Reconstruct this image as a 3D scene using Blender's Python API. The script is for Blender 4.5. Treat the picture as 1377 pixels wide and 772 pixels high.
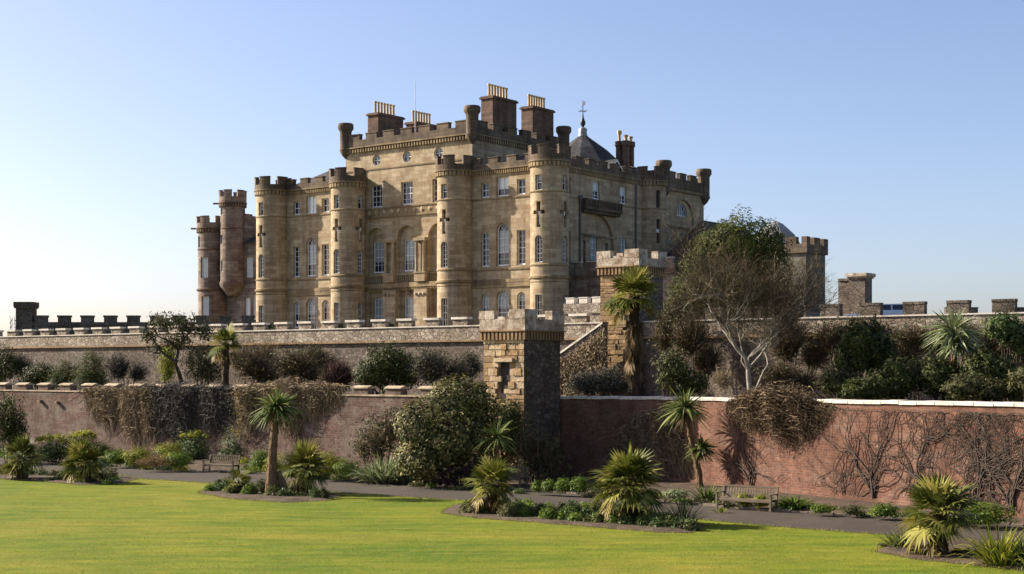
import bpy, math, random
import numpy as np
from mathutils import Vector, Matrix, noise

# ------------------------------------------------------------------ camera, sky, sun, exposure
scene = bpy.context.scene
for o in list(bpy.data.objects):
    bpy.data.objects.remove(o, do_unlink=True)
COL = scene.collection
F_PX, CX, YH, EYE = 1978.0, 688.5, 498.0, 4.8      # focal length, principal point and horizon in photo pixels, eye height
cam_d = bpy.data.cameras.new('camera')
cam = bpy.data.objects.new('camera', cam_d)
COL.objects.link(cam)
cam.location = (0, 0, EYE)
cam.rotation_euler = (math.radians(90), 0, 0)
cam_d.sensor_width = 36.0
cam_d.lens = 36.0 * F_PX / 1377.0
cam_d.shift_y = (YH - 386.0) / 1377.0
cam_d.clip_start = 0.5
cam_d.clip_end = 9000
scene.camera = cam

SUN_AZ, SUN_EL = math.radians(161.2), math.radians(30.0)   # azimuth from +X counter-clockwise
SUNV = Vector((math.cos(SUN_EL) * math.cos(SUN_AZ), math.cos(SUN_EL) * math.sin(SUN_AZ), math.sin(SUN_EL)))
world = bpy.data.worlds.new('World')
scene.world = world
world.use_nodes = True
wn = world.node_tree
sky = wn.nodes.new('ShaderNodeTexSky')
sky.sky_type = 'NISHITA'
sky.sun_disc = False
sky.sun_elevation = SUN_EL
sky.sun_rotation = math.atan2(SUNV.x, SUNV.y)
sky.altitude = 0
sky.air_density = 0.75
sky.dust_density = 1.6
sky.ozone_density = 4.0
bg = wn.nodes['Background']
bg.inputs['Strength'].default_value = 0.088
tint = wn.nodes.new('ShaderNodeMix'); tint.data_type = 'RGBA'; tint.blend_type = 'MULTIPLY'; tint.inputs[0].default_value = 1.0
tint.inputs[7].default_value = (1.24, 1.045, 0.965, 1)          # cool white balance of the sea air
wn.links.new(sky.outputs['Color'], tint.inputs[6]); wn.links.new(tint.outputs[2], bg.inputs['Color'])
sun_d = bpy.data.lights.new('sun', 'SUN')
sun_d.energy = 5.0
sun_d.angle = math.radians(0.5)
sun_d.color = (1.0, 0.92, 0.80)
sun = bpy.data.objects.new('sun', sun_d)
sun.rotation_euler = SUNV.to_track_quat('Z', 'Y').to_euler()
sun.location = (-60, 20, 60)
COL.objects.link(sun)
scene.view_settings.view_transform = 'Standard'
scene.view_settings.look = 'None'
scene.view_settings.gamma = 1.0
scene.view_settings.use_curve_mapping = False
scene.view_settings.exposure = 1.25
scene.cycles.max_bounces = 6
scene.cycles.transparent_max_bounces = 4

# ------------------------------------------------------------------ placement helpers (plan positions measured on the site)
RZ = math.atan2(-0.607, 0.794)          # all masonry shares this bearing
RT = Vector((0.794, -0.607, 0)); BK = Vector((0.607, 0.794, 0))
LOW0 = Vector((-4.7, 67.0, 0)); UP0 = Vector((-5.67, 81.0, 0))
def ground(px, py, z=0.0):
    Y = F_PX * (EYE - z) / (py - YH)
    return Vector(((px - CX) / F_PX * Y, Y, z))
def depth(px, Y, z=0.0):
    return Vector(((px - CX) / F_PX * Y, Y, z))
def zat(py, Y):
    return EYE + (YH - py) * Y / F_PX
def on_line(px, P):
    k = (px - CX) / F_PX
    t = (k * P.y - P.x) / (RT.x - k * RT.y)
    return t, P.y + RT.y * t
RB = [(745, 64.3), (830, 63.2), (890, 61.4), (950, 58.9), (1010, 56.4), (1075, 54.1), (1177, 50.9), (1280, 48.2), (1377, 45.9), (1500, 43.2), (1850, 37.0)]
def right_Y(px):
    for (a, ya), (b, yb) in zip(RB, RB[1:]):
        if px <= b:
            return ya + (yb - ya) * (px - a) / (b - a)
    return RB[-1][1]
def low_Y(px):
    return on_line(px, LOW0)[1] if px < 745 else right_Y(px)
def up_Y(px):
    return on_line(px, UP0)[1]

# ------------------------------------------------------------------ materials
MATS = {}
class NT:
    def __init__(s, name, rough=0.85, spec=0.25):
        s.mat = bpy.data.materials.new(name); s.mat.use_nodes = True
        s.t = s.mat.node_tree; s.b = s.t.nodes['Principled BSDF']
        s.b.inputs['Roughness'].default_value = rough
        s.b.inputs['Specular IOR Level'].default_value = spec
        MATS[name] = s.mat
    def n(s, typ, **kw):
        nd = s.t.nodes.new(typ)
        for k, v in kw.items():
            if k in nd.inputs.keys() if isinstance(k, str) else False:
                nd.inputs[k].default_value = v
            else:
                setattr(nd, k, v)
        return nd
    def l(s, a, b): s.t.links.new(a, b)
    def uv(s): 
        return s.n('ShaderNodeUVMap').outputs[0]
    def obj(s):
        return s.n('ShaderNodeTexCoord').outputs['Object']
    def geo(s):
        return s.n('ShaderNodeNewGeometry').outputs['Position']
    def noise(s, vec, scale, detail=4, rough=0.6):
        nd = s.n('ShaderNodeTexNoise'); nd.inputs['Scale'].default_value = scale
        nd.inputs['Detail'].default_value = detail; nd.inputs['Roughness'].default_value = rough
        s.l(vec, nd.inputs['Vector']); return nd
    def ramp(s, fac, stops):
        nd = s.n('ShaderNodeValToRGB'); cr = nd.color_ramp
        while len(cr.elements) < len(stops): cr.elements.new(0.5)
        for e, (p, c) in zip(cr.elements, stops):
            e.position = p; e.color = tuple(c) + (1,) if len(c) == 3 else c
        s.l(fac, nd.inputs[0]); return nd.outputs[0]
    def mix(s, fac, a, b, mode='MIX'):
        nd = s.n('ShaderNodeMix'); nd.data_type = 'RGBA'; nd.blend_type = mode
        for sock, v in ((nd.inputs[0], fac), (nd.inputs[6], a), (nd.inputs[7], b)):
            if hasattr(v, 'is_output'): s.l(v, sock)
            elif isinstance(v, (int, float)): sock.default_value = v
            else: sock.default_value = tuple(v) + (1,)
        return nd.outputs[2]
    def math(s, op, a, b=0.0):
        nd = s.n('ShaderNodeMath'); nd.operation = op
        for sock, v in ((nd.inputs[0], a), (nd.inputs[1], b)):
            if hasattr(v, 'is_output'): s.l(v, sock)
            else: sock.default_value = v
        return nd.outputs[0]
    def scale(s, vec, sc):
        nd = s.n('ShaderNodeMapping'); nd.inputs['Scale'].default_value = sc
        s.l(vec, nd.inputs['Vector']); return nd.outputs[0]
    def bump(s, h, strength=0.4, dist=0.05):
        nd = s.n('ShaderNodeBump'); nd.inputs['Strength'].default_value = strength
        nd.inputs['Distance'].default_value = dist
        s.l(h, nd.inputs['Height']); s.l(nd.outputs[0], s.b.inputs['Normal'])
    def color(s, c):
        if hasattr(c, 'is_output'): s.l(c, s.b.inputs['Base Color'])
        else: s.b.inputs['Base Color'].default_value = tuple(c) + (1,)

def ashlar(name, c1, c2, mortar, bw=0.95, bh=0.33, msize=0.010, blotch=(0.30, 0.19, 0.09), bl=0.35, grime=0.35, bstr=0.3):
    m = NT(name, 0.9, 0.2); uv = m.uv()
    br = m.n('ShaderNodeTexBrick'); br.offset = 0.5
    m.l(uv, br.inputs['Vector'])
    br.inputs['Color1'].default_value = (0, 0, 0, 1); br.inputs['Color2'].default_value = (1, 1, 1, 1)
    br.inputs['Mortar'].default_value = (.5, .5, .5, 1)
    br.inputs['Scale'].default_value = 1.0; br.inputs['Brick Width'].default_value = bw; br.inputs['Row Height'].default_value = bh
    br.inputs['Mortar Size'].default_value = msize; br.inputs['Mortar Smooth'].default_value = 0.4; br.inputs['Bias'].default_value = 0.0
    lite = tuple(min(1, v * 1.10) for v in c1); mid = tuple((a + b) / 2 for a, b in zip(c1, c2)); org = tuple(a * .45 + b * .55 for a, b in zip(c2, blotch))
    blocks = m.ramp(br.outputs['Color'], [(0.0, c2), (0.25, mid), (0.55, c1), (0.80, lite), (0.87, org), (1.0, mid)])   # stone-by-stone variation
    blocks = m.mix(br.outputs['Fac'], blocks, mortar)
    n1 = m.noise(m.scale(uv, (0.45, 1.6, 1)), 0.8, 5, 0.7)
    col = m.mix(m.ramp(n1.outputs[0], [(0.48, (0, 0, 0)), (0.62, (bl, bl, bl))]), blocks, blotch)
    n2 = m.noise(m.scale(m.geo(), (1, 1, 0.35)), 0.55, 6, 0.7)
    dark = m.ramp(n2.outputs[0], [(0.35, (1 - grime, 1 - grime, 1 - grime)), (0.62, (1, 1, 1))])
    n5 = m.noise(m.scale(uv, (2.2, 0.16, 1)), 1.0, 5, 0.7)
    dark = m.mix(1.0, dark, m.ramp(n5.outputs[0], [(0.36, (0.80, 0.78, 0.75)), (0.54, (1, 1, 1))]), 'MULTIPLY')
    n3 = m.noise(m.geo(), 4.0, 6, 0.75)
    fine = m.ramp(n3.outputs[0], [(0.25, (0.70, 0.70, 0.70)), (0.75, (1.2, 1.2, 1.2))])
    m.color(m.mix(1.0, m.mix(1.0, col, dark, 'MULTIPLY'), fine, 'MULTIPLY'))
    h = m.math('ADD', m.math('MULTIPLY', br.outputs['Fac'], -0.6), m.math('MULTIPLY', n3.outputs[0], 0.35))
    m.bump(h, bstr, 0.04)
    return m.mat

def rubble(name, cols, mortar, sx=2.6, sy=4.6, patch=None, patch_col=(0.3, 0.14, 0.1), bstr=0.8, rough_noise=0.25):
    m = NT(name, 0.95, 0.15); uv = m.uv()
    nz = m.noise(uv, 2.2, 3)
    w = m.n('ShaderNodeVectorMath'); w.operation = 'MULTIPLY_ADD'
    m.l(nz.outputs['Color'], w.inputs[0]); w.inputs[1].default_value = (rough_noise,) * 3; m.l(uv, w.inputs[2])
    sv = m.scale(w.outputs[0], (sx, sy, 1))
    v1 = m.n('ShaderNodeTexVoronoi'); v1.voronoi_dimensions = '2D'; v1.inputs['Scale'].default_value = 1.0; m.l(sv, v1.inputs['Vector'])
    v2 = m.n('ShaderNodeTexVoronoi'); v2.voronoi_dimensions = '2D'; v2.feature = 'DISTANCE_TO_EDGE'; v2.inputs['Scale'].default_value = 1.0; m.l(sv, v2.inputs['Vector'])
    sep = m.n('ShaderNodeSeparateColor'); m.l(v1.outputs['Color'], sep.inputs[0])
    stone = m.ramp(sep.outputs[0], [(i / (len(cols) - 1), c) for i, c in enumerate(cols)])
    edge = m.ramp(v2.outputs['Distance'], [(0.02, (0, 0, 0)), (0.10, (1, 1, 1))])
    col = m.mix(edge, mortar, stone)
    if patch:
        n = m.noise(m.scale(uv, (1, 1.6, 1)), patch, 5, 0.6)
        col = m.mix(m.ramp(n.outputs[0], [(0.46, (0, 0, 0)), (0.58, (0.75, 0.75, 0.75))]), col, patch_col)
    n3 = m.noise(m.geo(), 5.0, 6, 0.75)
    fine = m.ramp(n3.outputs[0], [(0.3, (0.6, 0.6, 0.6)), (0.7, (1.2, 1.2, 1.2))])
    n4 = m.noise(m.scale(m.geo(), (1, 1, 0.4)), 0.5, 5, 0.65)
    big = m.ramp(n4.outputs[0], [(0.35, (0.62, 0.60, 0.56)), (0.62, (1, 1, 1))])
    m.color(m.mix(1.0, m.mix(1.0, col, fine, 'MULTIPLY'), big, 'MULTIPLY'))
    h = m.math('ADD', m.math('MULTIPLY', edge, 0.6), m.math('MULTIPLY', n3.outputs[0], 0.7))
    m.bump(h, bstr, 0.06)
    return m.mat

def brickwork(name, c1, c2, mortar, patch_col=(0.42, 0.36, 0.32), dark_col=(0.12, 0.07, 0.05), pscale=.55, plo=.5, phi=.72, bw=.27, bh=.095):
    m = NT(name, 0.95, 0.15); uv = m.uv()
    br = m.n('ShaderNodeTexBrick'); m.l(uv, br.inputs['Vector'])
    br.inputs['Color1'].default_value = tuple(c1) + (1,); br.inputs['Color2'].default_value = tuple(c2) + (1,)
    br.inputs['Mortar'].default_value = tuple(mortar) + (1,)
    br.inputs['Scale'].default_value = 1.0; br.inputs['Brick Width'].default_value = bw; br.inputs['Row Height'].default_value = bh
    br.inputs['Mortar Size'].default_value = 0.011; br.inputs['Mortar Smooth'].default_value = 0.3; br.inputs['Bias'].default_value = 0.0
    n0 = m.noise(m.scale(uv, (1, 3, 1)), 3.2, 2, 0.5)
    col = m.mix(m.ramp(n0.outputs[0], [(0.5, (0, 0, 0)), (0.66, (0.6, 0.6, 0.6))]), br.outputs['Color'], dark_col)
    n1 = m.noise(m.scale(uv, (0.8, 1.5, 1)), pscale, 6, 0.75)
    col = m.mix(m.ramp(n1.outputs[0], [(plo, (0, 0, 0)), (phi, (0.75, 0.75, 0.75))]), col, patch_col)
    n3 = m.noise(m.geo(), 7.0, 5, 0.75)
    fine = m.ramp(n3.outputs[0], [(0.3, (0.68, 0.68, 0.68)), (0.7, (1.18, 1.18, 1.18))])
    n6 = m.noise(m.scale(uv, (0.9, 0.35, 1)), 0.7, 6, 0.75)
    fine = m.mix(1.0, fine, m.ramp(n6.outputs[0], [(0.34, (0.52, 0.50, 0.48)), (0.58, (1.05, 1.05, 1.05))]), 'MULTIPLY')
    n7 = m.noise(uv, 2.4, 5, 0.8)
    col = m.mix(m.ramp(n7.outputs[0], [(0.60, (0, 0, 0)), (0.70, (0.55, 0.55, 0.55))]), col, (0.36, 0.31, 0.26))
    m.color(m.mix(1.0, col, fine, 'MULTIPLY'))
    h = m.math('ADD', m.math('MULTIPLY', br.outputs['Fac'], -0.6), m.math('MULTIPLY', n3.outputs[0], 0.5))
    m.bump(h, 0.55, 0.03)
    return m.mat

def mottled(name, stops, scale=2.0, detail=6, rough=0.9, bstr=0.4, bdist=0.03, stretch=(1, 1, 1), spec=0.2, fine=9.0):
    m = NT(name, rough, spec)
    g = m.scale(m.obj(), stretch)
    n1 = m.noise(g, scale, detail, 0.65)
    n2 = m.noise(g, scale * fine, 3, 0.7)
    c = m.ramp(n1.outputs[0], stops)
    f = m.ramp(n2.outputs[0], [(0.3, (0.75, 0.75, 0.75)), (0.7, (1.15, 1.15, 1.15))])
    m.color(m.mix(1.0, c, f, 'MULTIPLY'))
    if bstr: m.bump(m.math('ADD', n1.outputs[0], m.math('MULTIPLY', n2.outputs[0], 0.5)), bstr, bdist)
    return m.mat

def plain(name, c, rough=0.6, spec=0.3, metal=0.0):
    m = NT(name, rough, spec); 
    n = m.noise(m.obj(), 3.0, 4)
    m.color(m.mix(1.0, c, m.ramp(n.outputs[0], [(0.3, (0.85, 0.85, 0.85)), (0.7, (1.1, 1.1, 1.1))]), 'MULTIPLY'))
    m.b.inputs['Metallic'].default_value = metal
    return m.mat

def leafmat(name, stops, trans=0.35, rough=0.5, spec=0.12):
    m = NT(name, rough, spec)
    a = m.n('ShaderNodeAttribute'); a.attribute_name = 'rnd'
    c = m.ramp(a.outputs['Fac'], stops)
    m.color(c)
    tr = m.n('ShaderNodeBsdfTranslucent'); m.l(c, tr.inputs['Color'])
    mx = m.n('ShaderNodeMixShader'); mx.inputs[0].default_value = trans
    m.l(m.b.outputs[0], mx.inputs[1]); m.l(tr.outputs[0], mx.inputs[2])
    m.l(mx.outputs[0], m.t.nodes['Material Output'].inputs['Surface'])
    return m.mat

STONE = ashlar('castle_ashlar', (0.485, 0.385, 0.245), (0.375, 0.28, 0.17), (0.26, 0.20, 0.13), blotch=(0.31, 0.205, 0.115), bl=0.55, grime=0.30)
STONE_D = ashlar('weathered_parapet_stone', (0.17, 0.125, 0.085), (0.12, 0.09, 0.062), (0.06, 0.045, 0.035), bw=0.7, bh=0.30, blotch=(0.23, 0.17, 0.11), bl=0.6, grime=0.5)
TRIM = ashlar('string_course_stone', (0.36, 0.27, 0.15), (0.32, 0.235, 0.13), (0.2, 0.15, 0.09), bw=1.4, bh=0.6, blotch=(0.16, 0.12, 0.08), bl=0.6, grime=0.45)
REDSAND = ashlar('red_sandstone', (0.32, 0.255, 0.20), (0.22, 0.165, 0.135), (0.13, 0.09, 0.07), bw=0.8, bh=0.3, blotch=(0.16, 0.09, 0.07), bl=0.5, grime=0.35)
REDTRIM = ashlar('red_sandstone_trim', (0.16, 0.11, 0.085), (0.13, 0.09, 0.07), (0.08, 0.06, 0.05), bw=0.8, bh=0.3)
GREYSTONE = ashlar('grey_green_stone', (0.21, 0.19, 0.145), (0.17, 0.155, 0.12), (0.1, 0.09, 0.07), bw=0.6, bh=0.28, blotch=(0.12, 0.115, 0.08), bl=0.6, grime=0.4)
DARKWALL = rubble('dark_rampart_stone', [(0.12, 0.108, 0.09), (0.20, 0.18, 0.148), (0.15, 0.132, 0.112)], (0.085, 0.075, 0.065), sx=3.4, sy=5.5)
RUBBLE = rubble('terrace_rubble', [(0.17, 0.135, 0.11), (0.30, 0.245, 0.19), (0.12, 0.095, 0.078), (0.26, 0.205, 0.16), (0.21, 0.16, 0.135)], (0.13, 0.11, 0.092), sx=4.6, sy=8.0)
RUBBLE2 = rubble('parapet_rubble', [(0.30, 0.24, 0.18), (0.50, 0.43, 0.33), (0.24, 0.19, 0.14), (0.42, 0.34, 0.26)], (0.22, 0.18, 0.145), sx=3.4, sy=5.0)
BRICKRUB = brickwork('patched_brick_rubble', (0.175, 0.093, 0.072), (0.11, 0.06, 0.048), (0.185, 0.145, 0.115), patch_col=(0.20, 0.158, 0.12), dark_col=(0.07, 0.05, 0.04), pscale=1.1, plo=.44, phi=.56, bw=.30, bh=.11)
BRICK = brickwork('red_brick', (0.20, 0.088, 0.054), (0.125, 0.055, 0.036), (0.18, 0.128, 0.095), patch_col=(0.25, 0.165, 0.125))
LICHEN = mottled('lichened_stone', [(0.30, (0.14, 0.10, 0.07)), (0.44, (0.27, 0.20, 0.14)), (0.55, (0.46, 0.39, 0.30)), (0.70, (0.60, 0.53, 0.43))], 1.9, 9, 0.95, 0.8, 0.06)
COPING = mottled('pale_coping', [(0.28, (0.30, 0.25, 0.20)), (0.45, (0.56, 0.50, 0.41)), (0.7, (0.70, 0.64, 0.54))], 1.1, 7, 0.9, 0.4)
MERCAP = mottled('mossy_coping', [(0.30, (0.17, 0.13, 0.085)), (0.5, (0.36, 0.28, 0.18)), (0.72, (0.55, 0.47, 0.35))], 1.3, 7, 0.9, 0.4)
OCHRE = [mottled('ochre_stone_' + n, st, 1.2, 7, 0.95, 0.9, 0.05) for n, st in (
    ('warm', [(0.3, (0.26, 0.165, 0.08)), (0.7, (0.46, 0.31, 0.16))]),
    ('pale', [(0.3, (0.36, 0.26, 0.155)), (0.7, (0.53, 0.40, 0.25))]),
    ('brown', [(0.3, (0.17, 0.11, 0.06)), (0.7, (0.33, 0.22, 0.12))]))]
SLATE = ashlar('slate', (0.066, 0.062, 0.062), (0.048, 0.046, 0.048), (0.028, 0.027, 0.028), bw=0.35, bh=0.22, blotch=(0.12, 0.11, 0.10), bl=0.4)
LEAD = mottled('lead_sheet', [(0.35, (0.21, 0.205, 0.20)), (0.7, (0.34, 0.33, 0.32))], 0.7, 5, 0.55, 0.1, spec=0.4)
WHITE = plain('white_paint', (0.78, 0.78, 0.76), 0.5)
POT = plain('buff_clay', (0.52, 0.38, 0.21), 0.8)
IRON = plain('dark_iron', (0.035, 0.035, 0.04), 0.5, 0.4)
PIPE = plain('painted_pipe', (0.12, 0.115, 0.11), 0.6)
GLASS = NT('window_glass', 0.06, 0.6); GLASS.color((0.012, 0.016, 0.028)); GLASS = GLASS.mat
BLIND = NT('drawn_blind_behind_glass', 0.12, 0.6); BLIND.color((0.27, 0.30, 0.30)); BLIND = BLIND.mat
BLIND2 = NT('white_blind_behind_glass', 0.12, 0.6); BLIND2.color((0.62, 0.66, 0.66)); BLIND2 = BLIND2.mat
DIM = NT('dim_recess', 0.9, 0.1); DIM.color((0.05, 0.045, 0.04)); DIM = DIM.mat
SOIL = mottled('bed_soil', [(0.3, (0.045, 0.03, 0.02)), (0.7, (0.12, 0.085, 0.055))], 1.6, 8, 0.97, 0.9, 0.08)
WOOD = mottled('weathered_teak', [(0.3, (0.10, 0.076, 0.05)), (0.7, (0.23, 0.18, 0.12))], 3.0, 6, 0.85, 0.3, 0.01, stretch=(0.4, 3, 3))
BARK_P = mottled('pale_bark', [(0.3, (0.13, 0.11, 0.085)), (0.7, (0.34, 0.30, 0.24))], 3.0, 6, 0.95, 0.5, 0.02)
BARK_D = mottled('dark_bark', [(0.3, (0.035, 0.026, 0.02)), (0.7, (0.11, 0.085, 0.06))], 3.0, 6, 0.95, 0.6, 0.03)
PALMTRUNK = mottled('fibrous_palm_trunk', [(0.3, (0.03, 0.02, 0.013)), (0.55, (0.085, 0.056, 0.034)), (0.75, (0.18, 0.125, 0.08))], 5.0, 6, 0.98, 1.0, 0.08, stretch=(1, 1, 0.5))
CORDTRUNK = mottled('ridged_cordyline_trunk', [(0.3, (0.09, 0.055, 0.03)), (0.7, (0.27, 0.17, 0.09))], 5.0, 6, 0.95, 0.9, 0.05, stretch=(2, 2, 0.4))
# ------------------------------------------------------------------ object helpers
def link(o, parent=None):
    COL.objects.link(o)
    if parent is not None: o.parent = parent
    return o
def thing(name, label, cat, loc=(0, 0, 0), rz=0.0, group=None):
    o = bpy.data.objects.new(name, None); o.empty_display_size = 0.3
    o.location = loc; o.rotation_euler = (0, 0, rz)
    o['label'] = label; o['category'] = cat
    if group: o['group'] = group
    return link(o)
def tag(o, label, cat, group=None, kind=None):
    if label: o['label'] = label
    if cat: o['category'] = cat
    if group: o['group'] = group
    if kind: o['kind'] = kind
    return o
def structure(o):
    o['kind'] = 'structure'; return o

class MB:
    """collects faces; build() links them as one mesh object"""
    def __init__(s): s.v = []; s.f = []; s.mi = []; s.uv = []; s.sm = []
    def face(s, pts, m=0, uv=None, smooth=False):
        i = len(s.v); s.v += [tuple(p) for p in pts]
        s.f.append(tuple(range(i, i + len(pts)))); s.mi.append(m); s.uv.append(uv); s.sm.append(smooth)
    def grid(s, rows, m=0, close=False, smooth=True, uvs=None):
        i = len(s.v); n = len(rows[0])
        for r in rows: s.v += [tuple(p) for p in r]
        for a in range(len(rows) - 1):
            for b in range(n if close else n - 1):
                c = (b + 1) % n
                s.f.append((i + a * n + b, i + a * n + c, i + (a + 1) * n + c, i + (a + 1) * n + b))
                s.mi.append(m); s.sm.append(smooth)
                if uvs:
                    c2 = b + 1
                    s.uv.append([uvs[a][b], uvs[a][c2], uvs[a + 1][c2], uvs[a + 1][b]])
                else: s.uv.append(None)
    def box(s, x0, x1, y0, y1, z0, z1, m=0, skip=''):
        if x1 < x0: x0, x1 = x1, x0
        if y1 < y0: y0, y1 = y1, y0
        P = lambda x, y, z: (x, y, z)
        if 'b' not in skip: s.face([P(x0, y0, z0), P(x0, y1, z0), P(x1, y1, z0), P(x1, y0, z0)], m)
        if 't' not in skip: s.face([P(x0, y0, z1), P(x1, y0, z1), P(x1, y1, z1), P(x0, y1, z1)], m)
        s.face([P(x0, y0, z0), P(x1, y0, z0), P(x1, y0, z1), P(x0, y0, z1)], m)
        s.face([P(x1, y1, z0), P(x0, y1, z0), P(x0, y1, z1), P(x1, y1, z1)], m)
        s.face([P(x1, y0, z0), P(x1, y1, z0), P(x1, y1, z1), P(x1, y0, z1)], m)
        s.face([P(x0, y1, z0), P(x0, y0, z0), P(x0, y0, z1), P(x0, y1, z1)], m)
    def mbox(s, mp, u0, u1, w0, w1, z0, z1, m=0, n=1):
        """box in mapped (along, out, up) coordinates; n steps along"""
        us = [u0 + (u1 - u0) * i / n for i in range(n + 1)]
        for a, b in zip(us, us[1:]):
            s.face([mp(a, w1, z0), mp(b, w1, z0), mp(b, w1, z1), mp(a, w1, z1)], m, [(a, z0), (b, z0), (b, z1), (a, z1)])
            s.face([mp(b, w0, z0), mp(a, w0, z0), mp(a, w0, z1), mp(b, w0, z1)], m, [(b, z0), (a, z0), (a, z1), (b, z1)])
            s.face([mp(a, w1, z1), mp(b, w1, z1), mp(b, w0, z1), mp(a, w0, z1)], m, [(a, w1), (b, w1), (b, w0), (a, w0)])
            s.face([mp(a, w0, z0), mp(b, w0, z0), mp(b, w1, z0), mp(a, w1, z0)], m, [(a, w0), (b, w0), (b, w1), (a, w1)])
        for q, sgn in ((u0, 0), (u1, 1)):
            p = [mp(q, w0, z0), mp(q, w1, z0), mp(q, w1, z1), mp(q, w0, z1)]
            t = [(w0, z0), (w1, z0), (w1, z1), (w0, z1)]
            if sgn: p.reverse(); t.reverse()
            s.face(p, m, t)
    def lathe(s, prof, cx=0, cy=0, n=24, m=0, smooth=True, a0=0, a1=2 * math.pi, cap=True):
        rows = []; uvs = []
        for r, z in prof:
            rows.append([(cx + r * math.sin(a0 + (a1 - a0) * i / n), cy - r * math.cos(a0 + (a1 - a0) * i / n), z) for i in range(n + 1)])
            uvs.append([((a0 + (a1 - a0) * i / n) * max(prof[0][0], prof[-1][0], .3), z) for i in range(n + 1)])
        s.grid(rows, m, False, smooth, uvs)
        if cap and prof[-1][0] > 1e-3: s.face(rows[-1][:-1], m)
    def tube(s, pts, rad, n=6, m=0, smooth=True, cap=False):
        pts = [Vector(p) for p in pts]
        if not hasattr(rad, '__len__'): rad = [rad] * len(pts)
        rows = []; up = None
        for i, p in enumerate(pts):
            t = (pts[min(i + 1, len(pts) - 1)] - pts[max(i - 1, 0)])
            if t.length < 1e-9: t = Vector((0, 0, 1))
            t.normalize()
            if up is None:
                up = t.orthogonal().normalized()
            up = (up - t * up.dot(t))
            if up.length < 1e-6: up = t.orthogonal()
            up.normalize(); sd = t.cross(up)
            rows.append([tuple(p + (up * math.cos(2 * math.pi * k / n) + sd * math.sin(2 * math.pi * k / n)) * rad[i]) for k in range(n)])
        s.grid(rows, m, True, smooth)
        if cap: s.face(list(reversed(rows[0])), m); s.face(rows[-1], m)
    def build(s, name, mats, parent=None):
        if not isinstance(mats, (list, tuple)): mats = [mats]
        me = bpy.data.meshes.new(name)
        me.from_pydata(s.v, [], s.f)
        for mt in mats: me.materials.append(mt)
        me.polygons.foreach_set('material_index', s.mi)
        me.polygons.foreach_set('use_smooth', s.sm)
        uvl = me.uv_layers.new(name='UVMap')
        out = np.zeros((len(me.loops), 2), dtype=np.float32); k = 0
        V = s.v
        for f, uv in zip(s.f, s.uv):
            if uv is None:
                a, b, c = V[f[0]], V[f[1]], V[f[2]]
                d = V[f[-1]]
                e1 = (c[0] - a[0], c[1] - a[1], c[2] - a[2]); e2 = (d[0] - b[0], d[1] - b[1], d[2] - b[2])
                nx = e1[1] * e2[2] - e1[2] * e2[1]; ny = e1[2] * e2[0] - e1[0] * e2[2]; nz = e1[0] * e2[1] - e1[1] * e2[0]
                L = math.sqrt(nx * nx + ny * ny + nz * nz) or 1
                if abs(nz) / L > 0.75:
                    for i in f: out[k] = (V[i][0], V[i][1]); k += 1
                else:
                    h = math.hypot(nx, ny) or 1; tx, ty = -ny / h, nx / h
                    for i in f: out[k] = (V[i][0] * tx + V[i][1] * ty, V[i][2]); k += 1
            else:
                for q in uv: out[k] = q; k += 1
        uvl.data.foreach_set('uv', out.ravel())
        o = bpy.data.objects.new(name, me)
        return link(o, parent)

def lin_map(ox, oy, ux, uy, nx, ny):
    return lambda u, w, z: (ox + ux * u + nx * w, oy + uy * u + ny * w, z)
def cyl_map(cx, cy, R):
    return lambda u, w, z: (cx + (R + w) * math.sin(u / R), cy - (R + w) * math.cos(u / R), z)

def hole(u, w, zb, zt, kind='rect'):
    return dict(u0=u - w / 2, u1=u + w / 2, zb=zb, zt=zt, kind=kind)
def hbounds(h, u):
    c = (h['u0'] + h['u1']) / 2; r = (h['u1'] - h['u0']) / 2
    if h['kind'] == 'rect': return h['zb'], h['zt']
    q = math.sqrt(max(0, r * r - (u - c) ** 2))
    if h['kind'] == 'arch': return h['zb'], h['zt'] - r + q
    if h['kind'] == 'fan': return h['zb'], h['zb'] + q * (h['zt'] - h['zb']) / r
    zc = (h['zb'] + h['zt']) / 2
    return zc - q, zc + q
def hbreaks(h):
    if h['kind'] == 'rect': return [h['u0'], h['u1']]
    c = (h['u0'] + h['u1']) / 2; r = (h['u1'] - h['u0']) / 2
    return [c - r * math.cos(math.pi * i / 10) for i in range(11)]
def outline(h):
    b = hbreaks(h)
    if h['kind'] == 'rect': return [(h['u0'], h['zb']), (h['u1'], h['zb']), (h['u1'], h['zt']), (h['u0'], h['zt'])]
    top = [(u, hbounds(h, u)[1]) for u in b]
    if h['kind'] == 'arch': return [(h['u0'], h['zb']), (h['u1'], h['zb'])] + top[::-1]
    if h['kind'] == 'fan': return top[::-1]
    return [(u, hbounds(h, u)[0]) for u in b][:-1] + top[::-1][:-1]
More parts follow.
